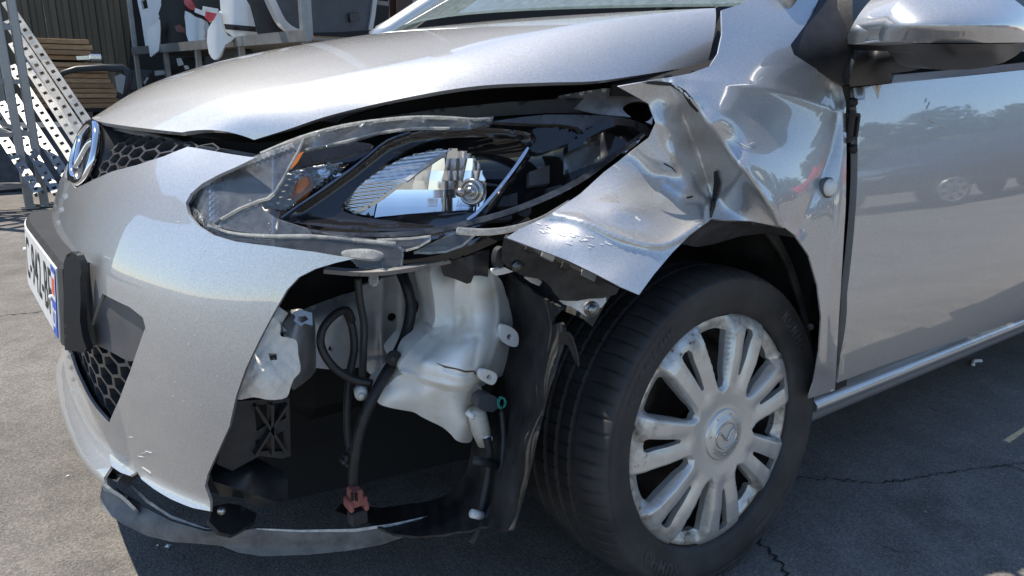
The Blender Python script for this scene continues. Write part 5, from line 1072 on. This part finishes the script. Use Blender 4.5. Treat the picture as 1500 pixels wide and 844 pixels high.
# ladder frames of a pallet rack, standing at the left
def ladder(px, py, dx, H, label, nr=7, tilt=(0, 0)):
    b = at(px, py, z=0); e = empty('rack_frame', label, 'rack frame', tuple(b), 0, 'galvanised rack frames at the shed')
    for s in (0, 1):
        mb = MB(); mb.box((dx[0]*s, dx[1]*s, H/2), (.052, .05, H), bev=.006); mb.build('upright', GALV, e)
        mb = MB(); mb.box((dx[0]*s, dx[1]*s, .01), (.1, .1, .008)); mb.build('foot_plate', GALV, e)
    for k in range(nr):
        z0 = .16+k*(H-.3)/nr; z1 = z0+(H-.3)/nr
        mb = MB(); mb.bar((0, 0, z0), (dx[0], dx[1], z0), .03, .03); mb.build('rung', GALV, e)
        if k % 2: mb = MB(); mb.bar((dx[0]*.05, dx[1]*.05, z0), (dx[0], dx[1], z1), .024, .024); mb.build('brace', GALV, e)
    e.rotation_euler = (tilt[0], tilt[1], 0)
    return e
ladder(66, 303, (-.62, -.30), 2.6, 'rack frame nearest the car bumper, its foot plate beside the leaning beams')
ladder(44, 306, (-.62, .25), 2.6, 'rack frame standing behind the front rack frame at the far left', 7)
ladder(24, 262, (-.9, .3), 2.6, 'rack frame farthest back at the left, half hidden by perforated beams', 6)
# perforated beams leaning against them
def beam(x0, y0, x1, y1, d0, d1, label, wpx=None):
    a = at(x0, y0, y=d0); b = at(x1, y1, y=d1); d = b-a; L = np.linalg.norm(d); d /= L
    w = .058; t = .03; cn = CAM-(a+b)/2; sd = np.cross(d, cn); sd /= np.linalg.norm(sd); up_ = np.cross(sd, d); pit = .075; n_ = int(L/pit); h = .0125
    V = []; F = []
    P = lambda s, u, v: V.append(a+d*s+sd*u+up_*v) or len(V)-1
    for k in range(n_):
        s0 = k*pit; c = s0+pit/2
        q = [P(s0, -w/2, 0), P(s0, -h, 0), P(s0, h, 0), P(s0, w/2, 0), P(c-h, -h, 0), P(c-h, h, 0), P(c+h, -h, 0), P(c+h, h, 0), P(s0+pit, -w/2, 0), P(s0+pit, -h, 0), P(s0+pit, h, 0), P(s0+pit, w/2, 0)]
        F += [(q[0], q[1], q[9], q[8]), (q[2], q[3], q[11], q[10]), (q[1], q[2], q[5], q[4]), (q[6], q[7], q[10], q[9])]
    for sg in (-1, 1):
        q = [P(0, sg*w/2, 0), P(n_*pit, sg*w/2, 0), P(n_*pit, sg*w/2, -t), P(0, sg*w/2, -t)]; F.append(tuple(q))
        q = [P(0, sg*w/2, -t), P(n_*pit, sg*w/2, -t), P(n_*pit, sg*w/2*.4, -t), P(0, sg*w/2*.4, -t)]; F.append(tuple(q))
    o = obj('perforated_beam', V, F, GALV, smooth=False); return tag(o, label, 'beam', 'perforated beams leaning at the shed')
LB = ['topmost of the perforated beams leaning at the left', 'perforated beam second from the top of the leaning row', 'perforated beam third from the top of the leaning row, beside the rack frame',
      'perforated beam in the middle of the leaning row at the rack frame', 'perforated beam lower in the leaning row, crossing behind the rack upright', 'perforated beam near the foot of the leaning row', 'lowest perforated beam of the leaning row, close to the ground']
for k, (x0, y0, x1, y1) in enumerate(((8, 2, 158, 222), (10, 30, 150, 240), (18, 62, 140, 250), (16, 96, 122, 258), (18, 140, 104, 268), (0, 150, 84, 282), (-20, 165, 62, 290))):
    beam(x0, y0, x1, y1, 5.9-.06*k, 5.1-.06*k, LB[k]+', galvanised with square holes')
mb = MB(); b_ = at(100, 240, y=6.0); mb.box((b_[0], 6.35, .25), (1.7, .5, .5), bev=.02); o = mb.build('steel_crate', mat('blue_grey_steel', (.05, .07, .10), .5, noise=.3)); tag(o, 'dark blue grey steel crate under the stack of boards', 'crate')
# boards
z = .60
ends = [(52, 168), (54, 170), (50, 167), (52, 168), (54, 165), (55, 161), (56, 158), (54, 160), (52, 152), (50, 140), (52, 138), (53, 141), (51, 137)]
bs = empty('board_trestle', 'dark steel trestle carrying the brown chipboards', 'trestle', (0, 0, 0))
l_ = at(50, 150, y=6.7)[0]; r_ = at(172, 150, y=6.7)[0]
for x in (l_+.1, r_-.1): mb = MB(); mb.box((x, 7.0, .29), (.06, .7, .58)); mb.build('leg', SHADE, bs)
mb = MB(); mb.box(((l_+r_)/2, 7.0, .585), (r_-l_, .7, .03)); mb.build('top_rail', SHADE, bs)
names = ['lowest chipboard of the stack', 'second chipboard from the bottom of the stack', 'third chipboard from the bottom of the stack', 'fourth chipboard from the bottom of the stack', 'fifth chipboard from the bottom of the stack', 'sixth chipboard from the bottom of the stack', 'chipboard in the middle of the stack', 'sixth chipboard from the top of the stack', 'fifth chipboard from the top of the stack', 'fourth chipboard from the top of the stack', 'third chipboard from the top of the stack', 'second chipboard from the top of the stack', 'topmost chipboard of the stack']
for k, (a, b) in enumerate(ends):
    yb = 6.68+.05*rg.random(); x0 = at(a, 110, y=yb)[0]; x1 = at(b, 110, y=yb)[0]; t = .036+.006*rg.random()
    mb = MB(); mb.box(((x0+x1)/2, yb+.4, z+t/2), (x1-x0, .8, t-.003), bev=.002); o = mb.build('chipboard', WOODS[k % 3]); z += t+(.018 if k in (8,) else .003)
    tag(o, names[k]+', brown with a rough sawn edge', 'board', 'chipboards stacked by the ribbed wall')
# black window frame of a car door in front of the boards
o = pipe('door_window_frame', [at(82, 118, y=6.3), at(92, 107, y=6.3), at(112, 101, y=6.3), at(150, 99, y=6.3), at(180, 100, y=6.3), at(187, 106, y=6.3), at(184, 125, y=6.3), at(176, 146, y=6.3)], [.022, .022, .024, .028, .034, .045, .040, .035], mat('frame_dark_blue', (.02, .024, .032), .4), None, 10, 0)
tag(o, 'black window frame of a car door lying against the boards', 'car part')
o = relief('mirror_glass', [(168, 112), (178, 108), (184, 112), (180, 138), (172, 134)], 6.26, mat('grey_plate', (.25, .27, .29), .3), None, .02, 8); tag(o, 'small grey plate hanging at the black door frame', 'car part')
mb = MB(); p = at(140, 84, y=6.5); mb.box(p, (.10, .05, .05), bev=.012); mb.bar(p+np.array([-.14, 0, -.01]), p, .03, .03); o = mb.build('door_handle', mat('handle_bright', (.6, .6, .6), .2, metal=.9)); tag(o, 'bright door handle lying on the ends of the chipboards', 'handle')
# shelving that runs away from the viewer: everything on it stands in its plane
def shelf_y(v, o=0.0):
    d = rays(v); # plane x = .99 - .119*(y-4.5)
    t = (.99+o-.119*(CAM[1]-4.5)-CAM[0])/(d[:, 0]+.119*d[:, 1]); return CAM[1]+t*d[:, 1]
sh = empty('parts_shelf', 'galvanised steel shelf loaded with used car panels, at the back of the shed', 'shelf', (0, 0, 0))
def shp(px, py, o=0.0):
    y = shelf_y(np.array([[px, py]]), o)[0]; return at(px, py, y=y)
def onshelf(name, outline, m, label, cat='car part', o=.0, thick=.03, step=8, crv=0, bulge=.05, hls=()):
    x = np.mean([p[0] for p in outline]); yb = np.mean([p[1] for p in outline])
    # parts stand a little askew across the shelf, not flat in its face
    yc = float(shelf_y(np.array([[x, yb]]), o)[0])
    q = relief(name, outline, lambda v: yc+(v[:, 0]-x)*(-.0035)-bulge*np.cos(np.clip((v[:, 0]-x)/16, -1.5, 1.5)), m, None, thick, step, hls, crv=crv)
    return tag(q, label, cat) if label else q
za = shp(450, 52)[2]
mb = MB(); A = shp(196, 78); B = shp(452, 48); A[2] = B[2] = za; mb.bar(A, B, .04, .075); mb.build('shelf_beam', GALV, sh)
mb = MB(); mb.bar(A+np.array([.8, .1, 0]), B+np.array([.8, .1, 0]), .04, .075); mb.build('shelf_beam', GALV, sh)
mb = MB(); mb.bar(A-np.array([0, 0, .55]), B-np.array([0, 0, .55]), .04, .06); mb.build('shelf_beam', GALV, sh)
mb = MB(); mb.bar((A+B)/2+np.array([.4, .05, -.02]), (A+B)/2+np.array([.4, .05, -.02])+(B-A)*.499, .74, .02); mb.bar((A+B)/2+np.array([.4, .05, -.02]), (A+B)/2+np.array([.4, .05, -.02])-(B-A)*.499, .74, .02); mb.build('shelf_board', mat('shelf_wood', (.22, .20, .17), .7, noise=.2), sh)
for px in (199, 243, 290, 354, 448):
    p = shp(px, 80, .03); H = 2.6 if px in (448, 199) else za+.02
    mb = MB(); mb.box((p[0], p[1], H/2), (.05, .05, H), bev=.005); mb.build('shelf_post', GALV, sh)
onshelf('car_fender', [(201, 0), (207, 28), (213, 68), (216, 76), (222, 70), (228, 44), (236, 10), (232, -12), (200, -12)], WHITEP, 'white car wing with its headlight opening, at the left end of the shelf', o=.10, crv=2, hls=[[(206, 2), (214, -4), (217, 12), (209, 14)]])
onshelf('corner_panel', [(214, 45), (225, 36), (234, 28), (235, 44), (233, 74), (220, 84), (218, 70)], WHITEP, 'white torn bumper corner hanging over the shelf edge, beside the white wing', o=-.04)
onshelf('used_bodywork', [(232, 20), (242, -10), (272, -14), (274, 30), (276, 70), (250, 70), (240, 44)], BLACKB, 'black car door standing upright between white and silver panels', o=.15)
onshelf('rear_lamp', [(256, 38), (264, 36), (271, 42), (270, 48), (258, 46)], mat('lamp_dark_red', (.10, .02, .015), .2), 'dark red rear lamp on the black door', 'lamp', o=.08)
onshelf('car_bumper', [(271, 16), (284, 24), (304, 32), (308, 58), (300, 64), (276, 60), (272, 38)], SILVP, 'silver bumper corner on the shelf, right of the black door', o=.10, crv=2, bulge=.06)
onshelf('car_bumper', [(274, 58), (302, 62), (308, 58), (308, 66), (290, 70), (274, 69)], BLACKB, 'black lower bumper strip under the silver bumper corner', o=.11)
onshelf('tail_lamp', [(301, 17), (318, 20), (316, 28), (306, 32), (300, 26)], mat('lamp_red', (.60, .02, .02), .15, coat=.7), 'bright red tail lamp in the middle of the shelf', 'lamp', o=.05)
onshelf('tail_lamp', [(268, -6), (276, -4), (284, 6), (288, 16), (278, 14), (270, 6)], mat('lamp_red_upper', (.45, .02, .02), .15, coat=.7), 'upper red tail lamp in front of the black tailgate', 'lamp', o=.16)
onshelf('trim_piece', [(286, 12), (302, 17), (300, 24), (285, 18)], WHITEP, 'small white strip left of the red tail lamp', o=.04)
onshelf('trim_piece', [(297, 9), (320, 13), (318, 20), (296, 16)], WHITEP, 'small white strip over the red tail lamp', o=.04)
onshelf('tailgate', [(276, -14), (322, -14), (322, 12), (300, 10), (288, 14), (282, 0)], BLACKB, 'black glossy tailgate behind the red lamps', o=.22)
onshelf('car_fender', [(321, 16), (324, 26), (326, 40), (334, 52), (344, 56), (330, 66), (322, 82), (314, 88), (306, 78), (304, 44), (314, 28)], WHITEP, 'pale pointed wing panel hanging down over the shelf edge', o=-.10, crv=2, bulge=.05)
onshelf('used_bodywork', [(321, -14), (352, -14), (366, 8), (372, 30), (378, 56), (342, 55), (330, 46), (324, 28)], WHITEP, 'white car door leaning on the shelf, a black strip across it', o=.02)
onshelf('door_strip', [(328, 35), (374, 39), (376, 47), (330, 43)], BLACKB, 'black rubbing strip across the white door', o=-.005, thick=.012)
onshelf('used_bodywork', [(354, -14), (398, -14), (404, 20), (410, 52), (380, 56), (372, 28), (366, 8)], BLACKB, 'black car door leaning right of the white door', o=.06)
# large hatch lining with a pale frame
hp = relief('tailgate_lining', [(402, -16), (548, -16), (546, 18), (540, 44), (500, 47), (452, 48), (430, 40), (414, 22)], lambda v: 5.0+(v[:, 0]-470)*.003, mat('lining_grey_blue', (.055, .062, .078), .55, noise=.15, nscale=6), None, .04, 14); tag(hp, 'large grey blue tailgate lining standing behind the rack post', 'car part')
fp = relief('lining_frame', strip_poly(spline([(392, -16), (404, 12), (416, 34), (430, 45), (446, 50)], 4), 10), lambda v: 4.96+(v[:, 0]-470)*.003, mat('pale_frame', (.55, .56, .58), .35, metal=.3), hp, .04, 6)
relief('lining_frame', strip_poly(spline([(553, -16), (549, 5), (547, 22), (543, 44)], 4), 6), lambda v: 4.98+(v[:, 0]-470)*.003, mat('pale_frame2', (.40, .41, .42), .35, metal=.3), hp, .04, 6)
relief('lining_clip', [(512, 20), (526, 18), (527, 30), (514, 33)], lambda v: 4.97+(v[:, 0]-470)*.003, PLAST, hp, .02, 8)
# rack at right, parallel to the rear wall
rk = empty('pallet_rack', 'galvanised pallet rack at the brown column, seen above the bonnet', 'rack', (0, 0, 0))
for px, yy in ((576, 5.9), (605, 5.9)):
    p = at(px, 20, y=yy); mb = MB(); mb.box((p[0], yy, 1.6), (.07, .05, 3.2), bev=.006); mb.build('rack_post', GALV, rk)
p = at(448, 20, y=4.75); mb = MB(); mb.box((p[0], 4.75, 1.6), (.075, .05, 3.2), bev=.006); mb.build('rack_post', GALV, rk)
for (x0, y0), (x1, y1), yy in (((515, -1), (575, 7), 5.92), ((607, 11), (672, 18), 5.95), ((552, 42), (576, 28), 5.94)):
    mb = MB(); mb.bar(at(x0, y0, y=yy), at(x1, y1, y=yy), .04, .035); mb.build('rack_rail', GALV, rk)
mb = MB(); p0 = at(440, 60, y=5.3); p1 = at(530, 52, y=5.3); p1[2] = p0[2]; mb.bar(p0, p1, .6, .05); o = mb.build('plank', WOODS[1]); tag(o, 'short brown plank under the tailgate lining', 'plank')
# dark odds and ends below the shelf
cl = [((250, 98), (275, 84), (300, 90), (296, 108), (258, 112), 'black bumper shell lying on the lower shelf'), ((300, 84), (345, 70), (352, 84), (320, 98), (302, 98), 'black plastic cover on the lower shelf, right of the bumper shell'), ((214, 112), (240, 100), (262, 104), (256, 120), (220, 126), 'dark grey wheel cover low on the shelf'), ((186, 108), (204, 102), (212, 120), (196, 132), (182, 126), 'dark blue plastic tub at the left foot of the shelf')]
for k, c in enumerate(cl):
    q = relief('car_part', list(c[:5]), lambda v: shelf_y(v, .18), (PLAST, PLASTG)[k % 2], None, .12, 12, crv=2); tag(q, c[5], 'car part')
for k, (L, lb) in enumerate((([(258, 86), (264, 85), (268, 95), (261, 97)], 'upper white label scrap on the black bumper shell'), ([(210, 122), (215, 113), (217, 114), (212, 124)], 'thin white strip low on the shelf'), ([(269, 96), (274, 96), (276, 101), (271, 102)], 'lower white label scrap on the black bumper shell'), ([(226, 104), (241, 103), (243, 109), (227, 111)], 'pale grey lid on the lower shelf'))):
    q = relief('scrap', L, lambda v: shelf_y(v, .02), WHITEP, None, .008, 8); tag(q, lb, 'scrap')
bw = [(200, 84), (455, 40), (455, 140), (200, 140)]
q = relief('shelf_shade_sheet', [(190, -40), (640, -40), (640, 150), (190, 150)], lambda v: shelf_y(v, .0)*0+np.interp(v[:, 0], [190, 300, 450, 640], [9.9, 8.8, 7.4, 7.0]), SHADE, None, .03, 60); tag(q, 'black sheet standing for the shade behind the parts shelf', 'panel')  # backdrop added for the unlit depth of the shed
# paving of the shed, joints and cracks of the yard -----------------------------------
CRK = mat('crack_black', (.016, .016, .017), .9)
def crack(P, w, label):
    P = spline([at(x, y, z=0) for x, y in P], 9); P[:, 2] = 0; n_ = len(P); T = np.gradient(P, axis=0); N = np.stack([-T[:, 1], T[:, 0], 0*T[:, 0]], 1); N /= np.linalg.norm(N, axis=1)[:, None]+1e-9
    P = P+N*(rg.normal(0, .0035, n_))[:, None]; ww = w*(.25+1.1*rg.random(n_)); ww[0] = ww[-1] = 0
    V = np.vstack([P+N*ww[:, None], P-N*ww[:, None]])+np.array([0, 0, .0025]); F = [(i, i+1, n_+i+1, n_+i) for i in range(n_-1)]
    return tag(obj('ground_crack', V, F, CRK, smooth=False), kind='structure')
crack([(1150, 700), (1185, 702), (1235, 704), (1275, 709), (1320, 704), (1360, 698), (1385, 693), (1440, 687), (1500, 679), (1560, 672)], .002, '')
crack([(1470, 682), (1500, 690), (1540, 697)], .002, '')
crack([(1090, 770), (1120, 800), (1150, 838), (1165, 870)], .003, '')
crack([(1280, 795), (1320, 810), (1350, 812)], .0011, '')
crack([(1360, 598), (1385, 606), (1400, 600)], .0013, '')
crack([(-40, 470), (10, 462), (45, 459), (75, 455)], .003, '')
crack([(-40, 335), (20, 330), (60, 322), (110, 318)], .004, '')
# grit: one scatter of small stones
V = []; F = []
def stone(c, r):
    n_ = len(V); 
    for k in range(6):
        d = [(1, 0, 0), (-1, 0, 0), (0, 1, 0), (0, -1, 0), (0, 0, 1), (0, 0, -1)][k]; V.append(tuple(c[i]+d[i]*r*rg.uniform(.6, 1.3)*(.6 if i == 2 else 1) for i in range(3)))
    for a in ((0, 2, 4), (2, 1, 4), (1, 3, 4), (3, 0, 4), (2, 0, 5), (1, 2, 5), (3, 1, 5), (0, 3, 5)): F.append(tuple(n_+i for i in a))
for k in range(900):
    px, py = (rg.uniform(1120, 1560), rg.uniform(560, 900)) if k < 560 else (rg.uniform(-60, 420), rg.uniform(420, 900))
    p = at(px, py, z=0); stone((p[0], p[1], .0008), rg.uniform(.0005, .0018)*(1.8 if rg.random() < .06 else 1))
tag(obj('grit', V, F, mat('grit_pale', (.36, .34, .31), .9), smooth=False), kind='stuff')
p = at(1430, 531, z=.004); o = pipe('plastic_shard', [(p[0]-.03, p[1]-.004, .004), (p[0]-.012, p[1]+.004, .006), (p[0]+.012, p[1]+.004, .006), (p[0]+.028, p[1]-.003, .004)], .0055, mat('shard_white', (.75, .75, .72), .4), None, 8); tag(o, 'small curved white plastic shard on the shaded asphalt beyond the sill', 'shard')
o = relief('chip', [(700, 1), (706, 0), (707, 5), (701, 6)], 3, WHITEP, None, .002, 4); bpy.data.objects.remove(o)
for k, (a, b, r, lb) in enumerate(((246, 801, .006, 'larger pale chip of plastic on the sunlit strip below the front lip'), (231, 800, .003, 'small pale chip lying left of the larger chip below the front lip'), (100, 698, .004, 'pale pebble alone on the sunlit asphalt left of the bumper'), (1168, 676, .006, 'pale chip at the rear foot of the tyre'))):
    V = []; F = []; p = at(a, b, z=0); stone((p[0], p[1], .002), r); tag(obj('chip', V, F, WHITEP, smooth=False), lb, 'chip')

# ------------------------------------------------------------------ across the yard: seen mirrored in the door
LEAF = mat('tree_leaf', (.060, .085, .045), .6, noise=.4, nscale=3)
BARK = mat('bark', (.09, .07, .055), .9, noise=.3)
def tree(x, y, h, label, seed):
    r2 = np.random.default_rng(seed); e = empty('tree', label, 'tree', (x, y, 0), 0, 'trees across the yard')
    mb = MB(); mb.tube([(0, 0, 0), (.05, 0, h*.3), (0, .05, h*.7)], [.14, .1, .04], 8)
    for k in range(6):
        a = k*1.1; mb.tube([(0, 0, h*(.25+.05*k)), (h*.22*math.cos(a), h*.22*math.sin(a), h*(.45+.06*k))], [.05, .015], 6)
    mb.build('trunk', BARK, e, True)
    cl = [(r2.normal(0, .2*h), r2.normal(0, .2*h), h*r2.uniform(.3, .92), h*r2.uniform(.10, .19)) for _ in range(22)]; V = []; F = []
    for cx, cy, cz, cr in cl:
        for _ in range(170):
            d = r2.normal(size=3); d /= np.linalg.norm(d); c = np.array([cx, cy, cz])+d*cr*r2.uniform(.5, 1.1); u = r2.normal(size=3)*.09; w = r2.normal(size=3)*.09; n_ = len(V); V += [c-u, c+w, c+u, c-w]; F.append((n_, n_+1, n_+2, n_+3))
    obj('crown', V, F, LEAF, e, smooth=False)
for k, (x, y, h) in enumerate(((9, -14, 4.2), (13, -13.5, 3.8), (17, -13, 4.4), (21, -12, 4.0), (25, -11, 4.5), (30, -10, 4.8), (36, -9, 5))):
    tree(x, y, h, ['bushy tree across the yard behind the black car', 'lower bushy tree across the yard beside the black car', 'tall tree across the yard mirrored in the door', 'bushy tree across the yard beside the red car', 'tall tree across the yard behind the red car', 'last tall tree at the right across the yard', 'farthest tree across the yard'][k], 50+k)
def parked(x, y, rz, paintm, label):
    e = empty('parked_car', label, 'car', (x, y, 0), rz, 'cars parked across the yard')
    prof = [(-2.0, .35), (-2.05, .6), (-1.95, .80), (-1.15, .98), (-.45, 1.42), (.9, 1.46), (1.7, 1.1), (2.0, .98), (2.05, .6), (2.0, .35)]
    rows = []
    for j, (w, kk) in enumerate(((-.82, .0), (-.85, .55), (-.78, .85), (-.62, 1), (.62, 1), (.78, .85), (.85, .55), (.82, 0))):
        rows.append([(px_, w, .35+(pz-.35)*kk) for px_, pz in prof])
    R_2 = np.array(rows); V = R_2.reshape(-1, 3); m_ = len(prof); F = [(i*m_+j, i*m_+j+1, (i+1)*m_+j+1, (i+1)*m_+j) for i in range(7) for j in range(m_-1)]+[tuple(range(m_)), tuple(7*m_+j for j in range(m_))[::-1], tuple(i*m_ for i in range(8)), tuple(i*m_+m_-1 for i in range(8))[::-1]]
    obj('body', V, F, paintm, e, smooth=False)
    for sx_ in (-1.25, 1.25):
        for sy in (-.84, .84):
            V, F = lathe([(.02, 0), (.2, -.01), (.21, .0), (.3, .0), (.31, .03), (.31, .16)], 24); w = obj('wheel', V, F, RUBBER, e, loc=(sx_, sy-.0 if sy < 0 else sy, .31)); 
            if sy > 0: w.rotation_euler = (0, 0, math.pi)
            mb = MB()
            for k in range(7): a = 2*math.pi*k/7; mb.bar((0, -.02, 0), (.2*math.cos(a), -.02, .2*math.sin(a)), .075, .02, up=(0, 1, 0))
            mb.tube([(.21*math.cos(a_), -.02, .21*math.sin(a_)) for a_ in np.linspace(0, 2*math.pi, 25)], .022, 6, False); mb.tube([(0, -.03, 0), (0, 0, 0)], .07, 10); mb.build('rim', GALV, w)
    for sy in (-.81, .81):
        mb = MB(); mb.box((.1, sy*.93, 1.18), (1.5, .03, .26), bev=.01); mb.build('side_window', BLACKP, e)
        mb = MB(); mb.box((-1.93, sy*.75, .70), (.16, .34, .12), bev=.03); mb.build('headlight', CLEARW, e)
parked(10.0, -3.9, rad(20), BLACKP, 'black hatchback parked across the yard, mirrored in the silver door')
parked(14.2, -3.0, rad(20), mat('red_car_paint', (.45, .015, .02), .2, coat=.8), 'red car parked behind the black hatchback across the yard')
